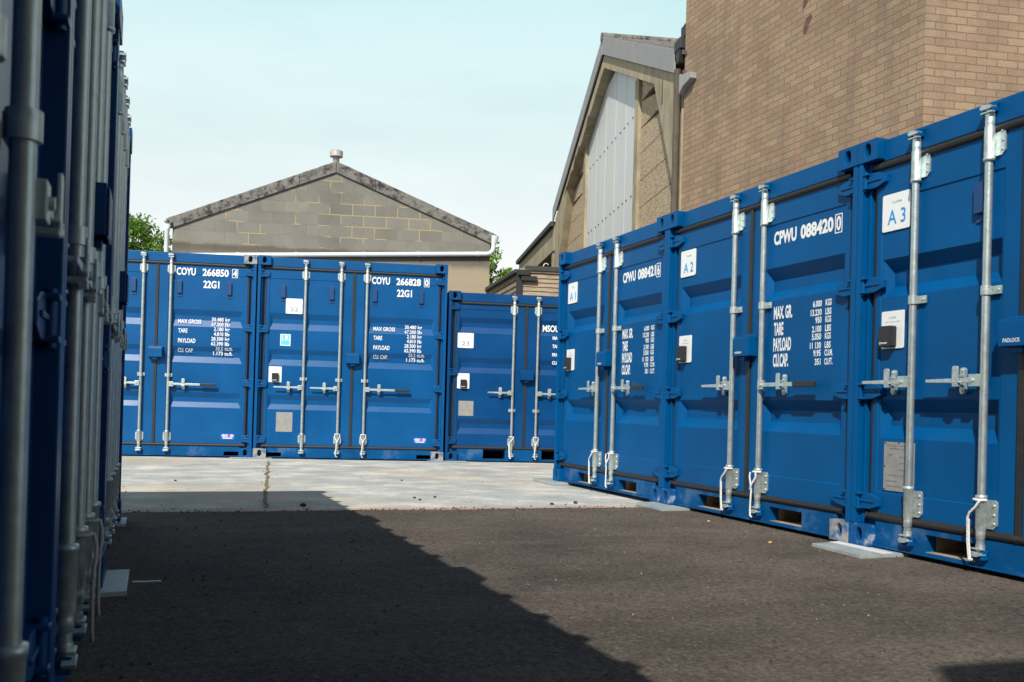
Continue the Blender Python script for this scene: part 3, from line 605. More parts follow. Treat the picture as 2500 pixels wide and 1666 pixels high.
gA = [(1.67, 1.59, 1.522, 1.458), (.807, .743, .67, .602)]
baseA = dict(g=.050, hinges=[2.035, 1.45, .857, .247], hinge_w=.195, grooves=gA, panel=(.315, 1.955), mid=1.428, hand=.905, tan=1, one_side=1,
             pockets=[(.49, .825, .024, .116), (1.375, 1.71, .024, .116)], brz=(1.975, 2.115), lbz=(.195, .335), sill=.145)
def contA(i, num, chk, cast, label):
    o = dict(baseA, bars=[dict(x=.932, h=dict(end=.58, piv=.813)), dict(x=1.272, h=dict(grip=1.658, end=1.871, piv=1.512))], cast=cast,
             lockbox=(1.01, 1.19, 1.10, 1.235), boxtext=('mabox', 1.045, 1.125, 1.118, 1.136))
    p = along((AX, AY), AA, 2.2011*i)
    root, (dl, dr) = container('shipping_container', (*p, .03), AA, 2.197, 2.26, 2.2, label, 'blue containers in the row on the right', o)
    sign(dl, .145, .36, 1.745, 1.945, 'A %d' % (i+1), .19, .33, 1.775, 1.85, 'signblue', (.235, .30, 1.895, 1.91))
    card(dl, .148, .328, 1.09, 1.295, .172, .268, 1.095, 1.215)
    y = DY+PR-.0015
    it = [('CPWU', 1.337, 1.575, 1.815, 1.905, .045), (num, 1.615, 1.93, 1.815, 1.905, .045), (chk, 1.955, 1.998, 1.812, 1.90, .03), ('#', 1.944, 2.009, 1.797, 1.912, .006),
          ('MAX. GR.', 1.355, 1.55, 1.33, 1.415, .04), ('TARE', 1.36, 1.46, 1.225, 1.31, .04), ('PAYLOAD', 1.357, 1.545, 1.122, 1.21, .04), ('CU.CAP.', 1.358, 1.52, 1.02, 1.107, .04)]
    for k, (a, u, wd) in enumerate((('6.000', 'KGS', .085), ('13.230', 'LBS', .105), ('950', 'KGS', .058), ('2.100', 'LBS', .088), ('5.050', 'KGS', .088), ('11 130', 'LBS', .105), ('9.95', 'CU.M.', .07), ('351', 'CU.FT.', .055))):
        z = 1.372-k*.0502+(.003 if k % 2 == 0 else -.0)
        it += [(a, 1.84-wd, 1.84, z, z+.040, .03), (u, 1.875, 1.93 if k < 6 else 1.95, z, z+.040, .03)]
    lettering(dr, it)
    return root
contA(0, '088421', '6', {'br': 'paint_worn'}, 'blue container with two bars, farthest of the right hand row')
contA(1, '088420', '0', {'bl': 'paint_worn', 'br': 'paint_bare'}, 'blue container with two bars, middle of the right hand row')
oA3 = dict(baseA, grooves=[(1.584, 1.515, 1.434, 1.373), (.814, .747, .668, .603)], mid=1.335, panel=(.300, 1.915), cast={'bl': 'paint_worn'}, rod_r=.019, gth=.046,
           bars=[dict(x=.428, h=dict(end=.085, piv=.285)), dict(x=.905, h=dict(end=.56, piv=.762)), dict(x=1.295, h=dict(end=1.64, piv=1.44)), dict(x=1.77, h=dict(grip=1.98, end=2.06, piv=1.90))],
           lockbox=(1.03, 1.215, 1.055, 1.185), boxtext=('PADLOCK', 1.06, 1.155, 1.074, 1.093), pockets=[(.53, .86, .024, .116), (1.34, 1.67, .024, .116)])
p = along((AX, AY), AA, 2.2011*2)
rt, (dl, dr) = container('shipping_container', (*p, .03), AA, 2.197, 2.26, 4.2, 'blue container with a PADLOCK box and grey data plate, nearest on the right', 'blue containers in the row on the right', oA3)
sign(dl, .152, .362, 1.735, 1.938, 'A 3', .195, .33, 1.77, 1.85, 'signblue', (.23, .30, 1.885, 1.90))
card(dl, .165, .335, 1.09, 1.295, .185, .285, 1.098, 1.212)
dplate(dl, .205, .43, .318, .582); vent(dl, .835, 1.675, 1.882)

# two tall 8 ft 6 containers across the end
gB = [(1.865, 1.79, 1.732, 1.65), (1.397, 1.335, 1.268, 1.19), (.813, .746, .69, .623)]
def contB(i, num, chk, cast, label):
    o = dict(paint='paint22', hinges=[2.365, 1.652, .948, .235], hinge_w=.150, grooves=gB, panel=(.308, 2.311), mid=1.02, hand=.91, cast=cast, rod_r=.018, cx=1.222, sill=.128, gth=.040,
             pockets=[(.184, .367, .0, .07), (2.097, 2.285, .0, .07)] if False else [(.1641, .350, .016, .068), (2.088, 2.2739, .016, .068)], brz=(2.315, 2.415), lbz=(.185, .30),
             bars=[dict(x=.603, h=dict(end=.236, piv=.42)), dict(x=1.056, h=dict(end=.693, piv=.873)), dict(x=1.388, h=dict(grip=1.781, end=1.973, piv=1.575))],
             lockbox=(1.14, 1.312, 1.243, 1.37))
    p = along((BX, BY), BA, 2.452*i)
    root, (dl, dr) = container('shipping_container', (*p, .012), BA, 2.438, 2.591, 6.06, label, 'blue containers standing across the end of the yard', o)
    for x, d in ((.32, dl), (.935, dl), (1.49, dr), (2.098, dr)): vent(d, x, 2.02, 2.235)
    it = [('COYU', 1.447, 1.68, 2.295, 2.392, .03), (num, 1.764, 2.086, 2.295, 2.392, .03), (chk, 2.140, 2.188, 2.30, 2.388, .03), ('#', 2.128, 2.20, 2.287, 2.40, .007), ('22G1', 1.777, 1.973, 2.143, 2.24, .03),
          ('MAX GROSS', 1.483, 1.766, 1.684, 1.738, .02), ('TARE', 1.487, 1.60, 1.566, 1.62, .02), ('PAYLOAD', 1.488, 1.70, 1.438, 1.495, .02)]
    for k, (a, u) in enumerate((('30.480', 'kg'), ('67.200', 'lb'), ('2.180', 'kg'), ('4.810', 'lb'), ('28.300', 'kg'), ('62.390', 'lb'), (None, None), ('1.173', 'cu.ft.'))):
        if a:
            z = 1.724-k*.0617; wd = .148 if len(a) > 5 else .118
            it += [(a, 2.04-wd, 2.04, z, z+.048, .018), (u, 2.062, 2.116 if len(u) < 3 else 2.16, z-(.010 if 'g' in u else 0), z+.048, .018)]
    lettering(dr, it)
    lettering(dr, [('CU. CAP.', 1.488, 1.68, 1.317, 1.37, .02), ('33.2', 1.95, 2.04, 1.354, 1.40, .02), ('cu.m.', 2.062, 2.16, 1.354, 1.392, .02)], m='faded')
    MB().prism(rrect(2.044, 2.217, .222, .296, .006), DY-.002, DY+.002).build('maker_sticker', M['stickblue'], dr)
    mb = MB(); y = DY-.0035; text(mb, 'GO', 2.058, 2.132, .254, .286, y, .05); text(mb, 'D', 2.166, 2.203, .254, .286, y, .05); mb.box(2.07, 2.19, y, y+.0005, .241, .247); mb.box(2.07, 2.19, y, y+.0005, .231, .237)
    mb.build('sticker_lettering', M['white'], dr)
    mb = MB(); text(mb, 'X', 2.130, 2.172, .252, .288, y-.0006, .05); mb.build('sticker_mark', M['pink'], dr)
    return root, dl, dr
contB(-1, '266850', '4', {'tr': 'paint_bare'}, 'tall blue container with no number sign, partly hidden by the left row')
rt, dl, dr = contB(0, '266828', '0', {'bl': 'paint_bare', 'br': 'paint_bare'}, 'tall blue container with a turquoise sticker and three lock bars, across the end')
sign(dl, .357, .568, 1.862, 2.058, '22', .415, .515, 1.893, 1.945, 'signgrey')
card(dl, .166, .328, .972, 1.175, .208, .292, .978, 1.09, .02)
dplate(dl, .274, .48, .335, .588, False); 
mb = MB(); frame(mb, .298, .428, 1.445, 1.596, .010, DY+.0015)
mb.box(.388-.03, .388-.02, DY+.0015, DY+.002, 1.515, 1.575); text(mb, 'R', .368, .408, 1.515, 1.575, DY+.0015, .03); mb.box(.322, .330, DY+.0015, DY+.002, 1.50, 1.578)
st = MB().box(.298, .428, DY+.0025, DY+.0055, 1.445, 1.596).build('class_sticker', M['cyan'], dl); mb.build('sticker_lettering', M['white'], dl)

# small container 23
o23 = dict(paint='paint23', hinges=[2.06, 1.18, .27], hinge_w=.15, grooves=[(1.919, 1.849, 1.791, 1.710), (1.381, 1.315, 1.25, 1.178), (.564, .497, .437, .361)], panel=(.25, 2.03), mid=.686, hand=.922, one_side=0, sill=.158,
           pockets=[(.515, .815, .03, .152), (1.315, 1.615, .03, .152)], brz=(1.985, 2.095), lbz=(.20, .315), rod_r=.018,
           bars=[dict(x=.892, h=dict(end=.551, piv=.722)), dict(x=1.222, h=dict(end=1.57, piv=1.395))], lockbox=(.99, 1.165, 1.10, 1.222))
rt, (dl, dr) = container('shipping_container', (CX_, CY_, .012), CA, 2.13, 2.26, 2.2, 'low dark blue container between the tall one and the right hand row', 'blue containers standing across the end of the yard', o23)
sign(dl, .137, .351, 1.508, 1.708, '23', .19, .295, 1.54, 1.597, 'signgrey')
card(dl, .145, .308, .965, 1.168, .187, .272, .97, 1.085, .02)
dplate(dl, .172, .372, .60, .80, False)
lettering(dr, [('MSOU', 1.29, 1.52, 1.765, 1.858, .03), ('MAX GR.', 1.43, 1.62, 1.662, 1.71, .04), ('TARE', 1.43, 1.54, 1.55, 1.598, .04), ('PAYLOAD', 1.43, 1.62, 1.435, 1.483, .04), ('CU.CAP', 1.43, 1.60, 1.325, 1.373, .04)])

# near left row, edge-on in its own shade, deepened by a darker blue
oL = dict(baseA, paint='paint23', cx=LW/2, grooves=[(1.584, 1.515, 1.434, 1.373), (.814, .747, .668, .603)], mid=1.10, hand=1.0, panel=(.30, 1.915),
          pockets=[(.42, .74, .024, .116), (1.29, 1.61, .024, .116)], rod_r=.0185)
labL = ['blue container in shade beside the camera with a yellow sticker, nearest on the left', 'shaded blue container with four lock bars, second from the camera on the left', 'shaded blue container at the far end of the left row, by the concrete']
for k in range(3):
    t = -LW*(3-k); c_ = LW/2
    o = dict(oL, bars=[dict(x=c_-.5, h=dict(end=c_-.84, piv=c_-.66)), dict(x=c_-.16, h=dict(end=c_-.46, piv=c_-.31)), dict(x=c_+.16, h=dict(end=c_+.46, piv=c_+.31)), dict(x=c_+.5, h=dict(end=c_+.84, piv=c_+.66))],
             lockbox=(c_-.09, c_+.09, 1.17, 1.32))
    if k == 0:
        o['bars'] = [dict(x=c_-.5), dict(x=c_-.16), dict(x=c_+.16), dict(x=c_+.53, h=dict(end=c_+.86, piv=c_+.70))]
    p = along((LX, LY), LA, t)
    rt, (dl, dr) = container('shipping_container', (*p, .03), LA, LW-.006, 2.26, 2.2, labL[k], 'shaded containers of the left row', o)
    if k == 0:
        MB().prism(rrect(LW-.40, LW-.26, .545, .64, .006), DY-.002, DY+.003).build('warning_sticker', M['yellow'], dr)
        mb = MB(); text(mb, 'MAX', LW-.37, LW-.30, .60, .625, DY-.0035, .02); text(mb, '6000', LW-.37, LW-.29, .56, .585, DY-.0035, .02); mb.build('sticker_lettering', M['iron'], dr)

# ------------------------------------------------------------------ cords tied round the lower brackets
def cord(org, a, x, base, label, m='rope', v=0, grp='cords tied to the lower door bar brackets'):
    """a loop over the bracket collar, crossing in front and hanging down"""
    z = base+.36; y = .026; pts = []
    P0 = [(x-.030, -.014, z), (x-.034, -.016, z-.03), (x-.012, -.022, z-.075), (x-.004+.010*v, -.022, z-.12), (x-.012, -.020, z-.19), (x-.018+.015*v, -.018, z-.25), (x-.012, -.02, z-.285), (x+.006, -.02, z-.292)]
    P1 = [(x+.030, -.014, z), (x+.034, -.016, z-.03), (x+.010, -.026, z-.07), (x-.008, -.028, z-.11), (x-.024, -.024, z-.17), (x-.020, -.022, z-.24)]
    P2 = [(x+.032*math.cos(t), y-.034*math.sin(t)*1.05, z+.004) for t in [math.pi*k/8 for k in range(9)]]
    mb = MB()
    if v == 0: mb.path(P0, .006); mb.path(P1[:4], .006)
    else:
        Q = [(x+.028, -.014, z+.002), (x+.012, -.022, z-.028), (x-.020, -.024, z-.058), (x-.036, -.020, z-.085), (x-.036, -.018, z-.14), (x-.034, -.018, z-.20), (x-.028, -.018, z-.25), (x-.022, -.02, z-.285), (x-.004, -.02, z-.28)]
        mb.path(Q, .006); mb.path([(p_[0]+.008, p_[1], p_[2]-.004) for p_ in Q[3:8]], .005)
    mb.path(P2, .006)
    o = mb.build('cord', M[m], None); o.location = (org[0], org[1], 0); o.rotation_euler.z = a
    tag(o, label, 'cord', grp); return o
pA = [along((AX, AY), AA, 2.2011*i) for i in range(3)]; pB = (BX, BY)
cord(pA[0], AA, .932, .0, 'white cord tied round the left bar foot of the farthest right-row container', v=1)
cord(pA[0], AA, 1.272, .0, 'white cord looped round the right bar foot of the farthest right-row container')
cord(pA[1], AA, .932, .0, 'white cord tied round the left bar foot of the middle right-row container', v=1)
cord(pA[1], AA, 1.272, .0, 'white cord looped round the right bar foot of the middle right-row container')
cord(pA[2], AA, .905, .0, 'white cord tied round the bar foot of the nearest right-row container', v=1)
cord(pB, BA, 1.056, -.03, 'white cord on the middle bar foot of the tall container')
cord(pB, BA, 1.388, -.03, 'white cord on the right hand bar foot of the tall container')
cord((CX_, CY_), CA, .892, -.02, 'white cord on the left bar foot of the low container', v=1)
cord((CX_, CY_), CA, 1.222, -.02, 'white cord on the right bar foot of the low container')
pL2 = along((LX, LY), LA, -LW*2)
cord(pL2, LA, LW/2-.16, .0, 'dull cord round the second bar foot of the shaded left row', 'rope_old', 1)
cord(pL2, LA, LW/2+.16, .0, 'dull cord round the third bar foot of the shaded left row', 'rope_old', 1)

# ------------------------------------------------------------------ steel packer plates under the corners
def plate(org, a, t0, t1, n0, n1, th, label, skew=0):
    mb = MB(); mb.prism([(t0, n0), (t1, n0+skew), (t1-.02, n1), (t0-.04, n1)], .004, .004+th, 'z')
    o = mb.build('packer_plate', M['steelp'], None, .002, (org[0], org[1], 0), a); tag(o, label, 'steel plate', 'steel plates under the container corners')
plate((AX, AY), AA, 4.36, 4.80, -.215, .16, .0235, 'pale steel plate nearest the camera, under the right-hand row', -.03)
plate((AX, AY), AA, 2.12, 2.60, -.165, .16, .0235, 'grey steel plate across the tarmac edge, under the right-hand row', -.03)
plate((AX, AY), AA, -.25, .30, -.12, .16, .0235, 'grey steel plate on the concrete under the far corner of the right-hand row')
plate((BX, BY), BA, -.27, .25, -.06, .16, .007, 'thin grey plate at the top of the weedy crack')
plate((BX, BY), BA, 2.25, 2.76, -.06, .16, .007, 'thin grey plate between the tall and the low blue container')
plate((LX, LY), LA, -LW-.24, -LW+.24, -.085, .16, .0235, 'grey steel plate under the shaded containers of the left row, near')
plate((LX, LY), LA, -.25, .06, -.03, .16, .0235, 'grey steel plate under the last container of the left row')

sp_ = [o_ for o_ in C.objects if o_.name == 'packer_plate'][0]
MB().prism([(4.33, -.075), (4.78, -.09), (4.77, -.004), (4.33, -.004)], .0279, .0291, 'z').build('bright_strip', mat('pale_plate_strip', (.66, .68, .68), .6), sp_)  # thin paler strip along the container side of the plate
# ------------------------------------------------------------------ ground
mb = MB(); mb.quad((-400, -400, -.02), (400, -400, -.02), (400, 400, -.02), (-400, 400, -.02)); tag(mb.build('ground', mat('far_ground', (.16, .14, .11), .95, vary=.3, vscale=.5), None), 'plain dusty ground beyond the yard', 'ground', kind='structure')
EDGE = math.atan2(1.2, 3.4)
E0 = (0.0, 6.985)
mb = MB(); mb.quad((-14, -.6, 0), (9, -.6, 0), (9, 26, 0), (-14, 26, 0)); o = mb.build('concrete_yard', M['concrete'], None, 0, (E0[0], E0[1], 0), EDGE); tag(o, 'pale streaked concrete slab of the yard', 'concrete', kind='structure')
mb = MB(); n = 500; xs = [-12+21*i/n for i in range(n+1)]
top = [(x, .028*noise.noise(Vector((x*1.4, 0, 0)))+.022*noise.noise(Vector((x*9, 3, 0)))+.010*noise.noise(Vector((x*34, 7, 0)))) for x in xs]
vs = [(x, y, .005) for x, y in top]+[(x, y-.05, .010) for x, y in top]+[(x, -22, .010) for x, _ in top]
m_ = n+1
mb.add(vs, [(m_+i, m_+i+1, i+1, i) for i in range(n)]+[(2*m_+i, 2*m_+i+1, m_+i+1, m_+i) for i in range(n)])
o = mb.build('asphalt', M['asphalt'], None, 0, (E0[0], E0[1], 0), EDGE); tag(o, 'dark tarmac of the yard between the container rows', 'tarmac', kind='structure')
# the sandy joint in the slab with weeds
c0, c1 = Vector((-2.94, 11.64)), Vector((-1.69, 6.62)); mb = MB(); pv = None; n = 90
for i in range(n+1):
    f = i/n; c_ = c0.lerp(c1, f); wv = .03*noise.noise(Vector((f*14, 0, 5))); w_ = .013+.010*noise.noise(Vector((f*22, 9, 0)))
    a, b = (c_.x+wv-w_, c_.y, .004), (c_.x+wv+w_, c_.y, .004)
    if pv: mb.quad(pv[0], a, b, pv[1]) if False else mb.quad(a, b, pv[1], pv[0])
    pv = (a, b)
tag(mb.build('slab_joint', mat('joint_sand', (.19, .145, .085), .95, vary=.4, vscale=30, dirt=(.15, .14, .05), dscale=3, dlo=.6, dhi=.7), None), 'sandy crack across the concrete slab', 'crack', kind='structure')
mb = MB(); rd = random.Random(3)
for k in range(110):
    f = min(1, max(0, rd.choice([.04, .1, .36, .42, .62, .7, .95])+rd.gauss(0, .035))); c_ = c0.lerp(c1, f)
    x, y = c_.x+rd.gauss(0, .02), c_.y; a = rd.uniform(0, 6.3); h_ = rd.uniform(.003, .018); r_ = rd.uniform(.004, .012)
    d = Vector((math.cos(a), math.sin(a), 0))*r_; s_ = Vector((-math.sin(a), math.cos(a), 0))*r_*.5; b_ = Vector((x, y, .004))
    mb.add([b_-s_, b_+s_, b_+d*1.5+Vector((0, 0, h_))], [(0, 1, 2)])
tag(mb.build('crack_weeds', M['moss'], None), 'small weeds and moss growing along the slab crack', 'weeds', kind='stuff')

def stone(x, y, z, r, m, seed):
    bm = bmesh.new(); bmesh.ops.create_icosphere(bm, subdivisions=2, radius=1); rd = random.Random(seed)
    for v in bm.verts:
        k = 1+.35*noise.noise(v.co*1.3+Vector((seed, 0, 0))); v.co = Vector((v.co.x*k*r*1.2, v.co.y*k*r, v.co.z*k*r*.75))
    me = bpy.data.meshes.new('stone'); bm.to_mesh(me); bm.free(); me.materials.append(M[m]); o = bpy.data.objects.new('stone', me); C.objects.link(o); o.location = (x, y, z+r*.5); o.rotation_euler.z = seed
    return o
for i, (x, y, r, lab) in enumerate([(-1.461, 6.80, .020, 'black lump of tarmac on the shaded concrete by the edge'), (-.753, 7.61, .012, 'dark stone on the sunlit concrete, leftmost of a cluster of three'),
        (-.696, 7.46, .011, 'dark stone on the sunlit concrete, lowest of a cluster of three'), (-.60, 7.72, .011, 'dark stone on the sunlit concrete, rightmost of a cluster of three'), (.521, 7.535, .017, 'dark stone on the concrete by the farthest right-row container'),
        (.33, 7.40, .014, 'small dark stone on the pinkish concrete edge'), (-3.0, 8.6, .010, 'small dark stone on the shaded concrete left of the crack'), (-1.05, 9.3, .010, 'small dark stone on the concrete in front of the low container')]):
    tag(stone(x, y, 0, r, 'pebble_d', i+1), lab, 'stone', 'loose dark stones on the concrete')
tag(stone(1.487, 5.442, .01, .011, 'pebble_y', 21), 'larger yellow stone on the tarmac by the right-hand row', 'stone', 'yellow stones on the tarmac')
tag(stone(1.345, 6.446, .01, .009, 'pebble_y', 22), 'smaller yellow stone on the tarmac by the right-hand row', 'stone', 'yellow stones on the tarmac')
# loose grit
def grit(name, mt, cnt, seed, rng, rmin, rmax, lab, edge=False):
    rd = random.Random(seed); mb = MB()
    ca, sa = math.cos(EDGE), math.sin(EDGE)
    for _ in range(cnt):
        u = rd.uniform(-6, 5); v = (rd.gauss(.02, .10) if edge else rd.uniform(*rng)); zz = .0 if v > 0 else .009
        x, y = E0[0]+u*ca-v*sa, E0[1]+u*sa+v*ca; r = rmin+(rmax-rmin)*rd.random()**3
        vs = [(x+r*rd.uniform(.6, 1.1)*math.cos(a), y+r*rd.uniform(.6, 1.1)*math.sin(a), zz) for a in (0, 1.26, 2.5, 3.77, 5.0)]+[(x+rd.uniform(-.2, .2)*r, y, zz+r*rd.uniform(.7, 1.2))]
        mb.add(vs, [(i, (i+1) % 5, 5) for i in range(5)])
    tag(mb.build(name, mt, None), lab, 'grit', kind='stuff')
grit('dark_grit', M['pebble_d'], 1500, 5, (0, 4), .002, .012, 'dark crumbs of tarmac scattered along the concrete edge', True)
grit('concrete_grit', M['pebble_d'], 140, 8, (.1, 4.6), .002, .010, 'dark crumbs scattered over the concrete')
grit('pale_grit', M['pebble_l'], 2200, 6, (-6, -.1), .001, .0055, 'pale grit scattered over the tarmac')
grit('tarmac_crumbs', M['pebble_d'], 5200, 9, (-6, -.05), .002, .011, 'dark crumbs scattered over the tarmac')
# pale strip on the tarmac
o = MB().box(0, .036, -.006, .006, .0, .006).box(.053, .108, -.006, .006, 0, .006).box(.030, .058, -.007, .007, 0, .004).build('metal_strip', M['strip'], None, .001, (-1.480, 3.788, .010), R(19)); tag(o, 'short pale metal strip lying on the shaded tarmac by the left row', 'metal strip')

# ------------------------------------------------------------------ brick building on the right
BR = (3.8815, 9.2); HB = 9.5
bb = empty('brick_building', (*BR, 0), 0, 'tall buff brick building rising behind the right hand containers', 'building')
def wallpart(name, mt, parent, worldxy, ang, poly, th, holes=None):
    """outline (x along wall, z) at the place worldxy, thickness th behind; parent sits unrotated"""
    o = MB().prism(poly, 0, th).build(name, mt, parent); o.location = (worldxy[0]-parent.location.x, worldxy[1]-parent.location.y, 0); o.rotation_euler.z = ang; return o
far = along(BR, R(109.86), 4.60)
wallpart('side_wall', M['brick'], bb, far, R(109.86)-math.pi, [(0, 0), (4.60, 0), (4.60, HB), (0, HB)], .25)
q = along(BR, R(10.3), 0); wallpart('front_wall', M['brick'], bb, (q[0], q[1]), R(10.3), [(.0, 0), (8, 0), (8, HB), (.0, HB)], .25)
q = along(BR, R(109.86), 4.60); q = (q[0], q[1]); wallpart('rear_wall', M['brick'], bb, along(q, R(10.3), .27), R(10.3), [(0, 0), (7.7, 0), (7.7, HB), (0, HB)], .25)
# concrete corbel and rust marks on the side wall (x measured from the far corner)
mb = MB(); mb.prism([(.02, 5.22), (.12, 5.30), (.34, 5.36), (.34, 5.44), (.02, 5.50)], -.10, -.001)
wp = mb.build('corbel', M['asb2'], bb, .006); wp.location = (far[0]-BR[0], far[1]-BR[1], 0); wp.rotation_euler.z = R(109.86)-math.pi
mb = MB(); mb.box(.10, .16, -.10, -.06, 5.455, 5.53); wp = mb.build('rusty_bolt', M['rust'], bb, .006); wp.location = (far[0]-BR[0], far[1]-BR[1], 0); wp.rotation_euler.z = R(109.86)-math.pi
mb = MB(); mb.prism([(2.70, 5.13), (2.77, 5.12), (2.80, 5.20), (2.86, 5.27), (2.84, 5.31), (2.75, 5.29), (2.72, 5.22)], -.004, -.0005); wp = mb.build('rusty_scar', M['rust'], bb); wp.location = (far[0]-BR[0], far[1]-BR[1], 0); wp.rotation_euler.z = R(109.86)-math.pi
mb = MB(); mb.prism([(2.68, 5.42), (2.74, 5.44), (2.85, 5.56), (2.80, 5.64), (2.70, 5.60)], -.004, -.0005)
wp = mb.build('rusty_scar', M['rust'], bb); wp.location = (far[0]-BR[0], far[1]-BR[1], 0); wp.rotation_euler.z = R(109.86)-math.pi
mb = MB(); mb.box(-.06, 4.66, -.06, .3, HB, HB+.12); wp = mb.build('coping', M['concbeam'], bb); wp.location = (far[0]-BR[0], far[1]-BR[1], 0); wp.rotation_euler.z = R(109.86)-math.pi

# ------------------------------------------------------------------ concrete framed warehouse beyond it
WO = (2.3007, 13.7); WA_ = R(97.2)                    # near foot of the gable; u runs away along the gable
wh = empty('warehouse', (*WO, 0), WA_-math.pi, 'concrete framed warehouse gable with pale cladding between the brick building and the sky', 'building')
U = lambda u: -u                                       # local x (front face looks to -y)
def upoly(pts): return [(U(u), z) for u, z in pts]
def ccw(p):
    a = sum(p[i][0]*p[(i+1) % len(p)][1]-p[(i+1) % len(p)][0]*p[i][1] for i in range(len(p)))
    return p if a > 0 else p[::-1]
APX = 5.26; EL, ER = 10.62, -.08; sl_ = (8.13-6.06)/(APX-.3)
ztop = lambda u: 8.13-abs(u-APX)*sl_
# frame : two halves with haunches
def half(sg):
    g = lambda d: APX+sg*d
    zt_ = lambda d: 8.13-d*sl_-.36
    zb_ = lambda d: 8.13-d*sl_-.62
    P_ = [(0, zt_(0)), (5.34, zt_(5.34)), (5.34, 0), (4.98, 0), (4.98, 4.02), (4.86, 4.2), (3.78, 5.93), (3.60, zb_(3.60)), (0, zb_(0))]
    return ccw(upoly([(g(d), z) for d, z in P_]))
MB().prism(half(-1), 0, .24).build('concrete_frame', M['concbeam'], wh, .01)
MB().prism(half(1), 0, .24).build('concrete_frame', M['concbeam'], wh, .01)
# verge flashing sheets and roof
for sg in (-1, 1):
    cuts = [0, 2.6, 5.05] if sg < 0 else [0, 1.8, 3.6, 5.52]
    for a, b in zip(cuts, cuts[1:]):
        pts = [(APX+sg*(a+.01), ztop(APX+a+.01)), (APX+sg*(b-.01), ztop(APX+b-.01)), (APX+sg*(b-.01), ztop(APX+b-.01)-.35), (APX+sg*(a+.01), ztop(APX+a+.01)-.35)]
        MB().prism(ccw(upoly(pts)), -.05, -.02).build('verge_sheet', M['asb2'], wh, .004)
    pts = [(APX, ztop(APX)+.01), (APX+sg*5.5, ztop(APX+5.5)+.01), (APX+sg*5.5, ztop(APX+5.5)-.05), (APX, ztop(APX)-.05)]
    MB().prism(ccw(upoly(pts)), -.02, 12).build('roof_slope', M['asb'], wh)
MB().tube((U(APX), -.07, 8.12), (U(APX), 6, 8.12), .09, n=12).build('ridge_cap', M['asb'], wh)
# infill
YI = .19
MB().prism(ccw(upoly([(3.2, 0), (7.5, 0), (7.5, ztop(7.5)-.58), (APX, 7.5), (3.2, ztop(2*APX-3.2)-.58)])), YI+.10, YI+.16).build('dark_void', M['recess_shade'], wh)
mb = MB(); u = 3.22; k = 0
while u < 7.46:
    w1 = min(.86, 7.48-u); zt0 = ztop(u if u > APX else 2*APX-u)-.60; zt1 = ztop(u+w1 if u+w1 > APX else 2*APX-u-w1)-.60
    d0, d1 = (0, .015)
    mb.prism(ccw(upoly([(u, 2), (u+w1-.035, 2), (u+w1-.035, zt1), (u, zt0)])), YI, YI+.02)
    mb.prism(ccw(upoly([(u+w1-.035, 2), (u+w1, 2), (u+w1, zt1), (u+w1-.035, zt1)])), YI-.004, YI+.02)
    u += w1
cl = mb.build('cladding', M['clad'], wh)
mb = MB()
for z in (4.60, 6.02):
    u = 3.3
    while u < 7.45: mb.tube((U(u), YI, z), (U(u), YI-.012, z), .018, n=8); u += .33+.1*math.sin(u*9)
mb.build('cladding_bolts', M['iron'], cl)
for a, b in ((2.95, 3.20), (7.50, 7.75)):
    zz = ztop(a if a > APX else 2*APX-a)-.60
    MB().prism(ccw(upoly([(a, 0), (b, 0), (b, zz), (a, zz)])), YI-.06, YI+.12).build('mullion', M['concbeam'], wh, .008)
for a, b in ((.1, 2.95), (7.75, 10.4)):
    z = 0; js = [0, 2.4, 2.87, 3.33, 3.80, 4.27, 4.74, 5.22, 5.67, 6.15, 6.8]
    for z0, z1 in zip(js, js[1:]):
        zc = lambda u_: min(z1-.014, ztop(u_ if u_ > APX else 2*APX-u_)-.5)
        if min(zc(a), zc(b)) > z0 or max(zc(a), zc(b)) > z0:
            pts = [(a, z0), (b, z0), (b, max(z0, zc(b))), (a, max(z0, zc(a)))]
            if abs(pts[2][1]-z0) < 1e-4: pts.pop(2)
            elif abs(pts[3][1]-z0) < 1e-4: pts.pop(3)
            MB().prism(ccw(upoly(pts)), YI, YI+.08).build('wall_panel', M['dash'], wh)
    MB().prism(ccw(upoly([(a, 0), (b, 0), (b, 5.9), (a, 5.9)])), YI+.085, YI+.1).build('panel_backing', M['recess_shade'], wh)
# body of the warehouse behind its gable
MB().box(U(10.5), U(.1), .35, .45, 0, 5.8).build('rear_lining', M['concdark'], wh)
mb = MB(); mb.box(U(10.6), U(10.45), .24, 12, 0, 5.75); mb.box(U(.12), U(-.03), .24, 12, 0, 5.75); mb.build('long_wall', M['concbeam'], wh)
# spalled marks on the near haunch
mb = MB(); mb.prism(ccw(upoly([(.93, 5.46), (.99, 5.47), (.985, 5.78), (.955, 5.84), (.935, 5.7)])), -.006, -.0005); mb.build('spalling', M['concdark'], wh)
rq = random.Random(12)
for u_, l_, w_ in ((7.55, .55, .10), (7.95, .30, .14), (8.35, .75, .12), (8.95, .35, .10), (6.6, .25, .06)):
    zc = lambda q: 8.13-abs(q-APX)*sl_-.60
    up_ = [(u_+l_*i/7, zc(u_+l_*i/7)+w_*(.5+rq.random())*math.sin(math.pi*i/7)) for i in range(8)]
    lo_ = [(u_+l_*i/7, zc(u_+l_*i/7)-.012) for i in (7, 0)]
    MB().prism(ccw(upoly(up_+lo_)), -.006, -.0005).build('spalled_patch', M['concdark'], wh)
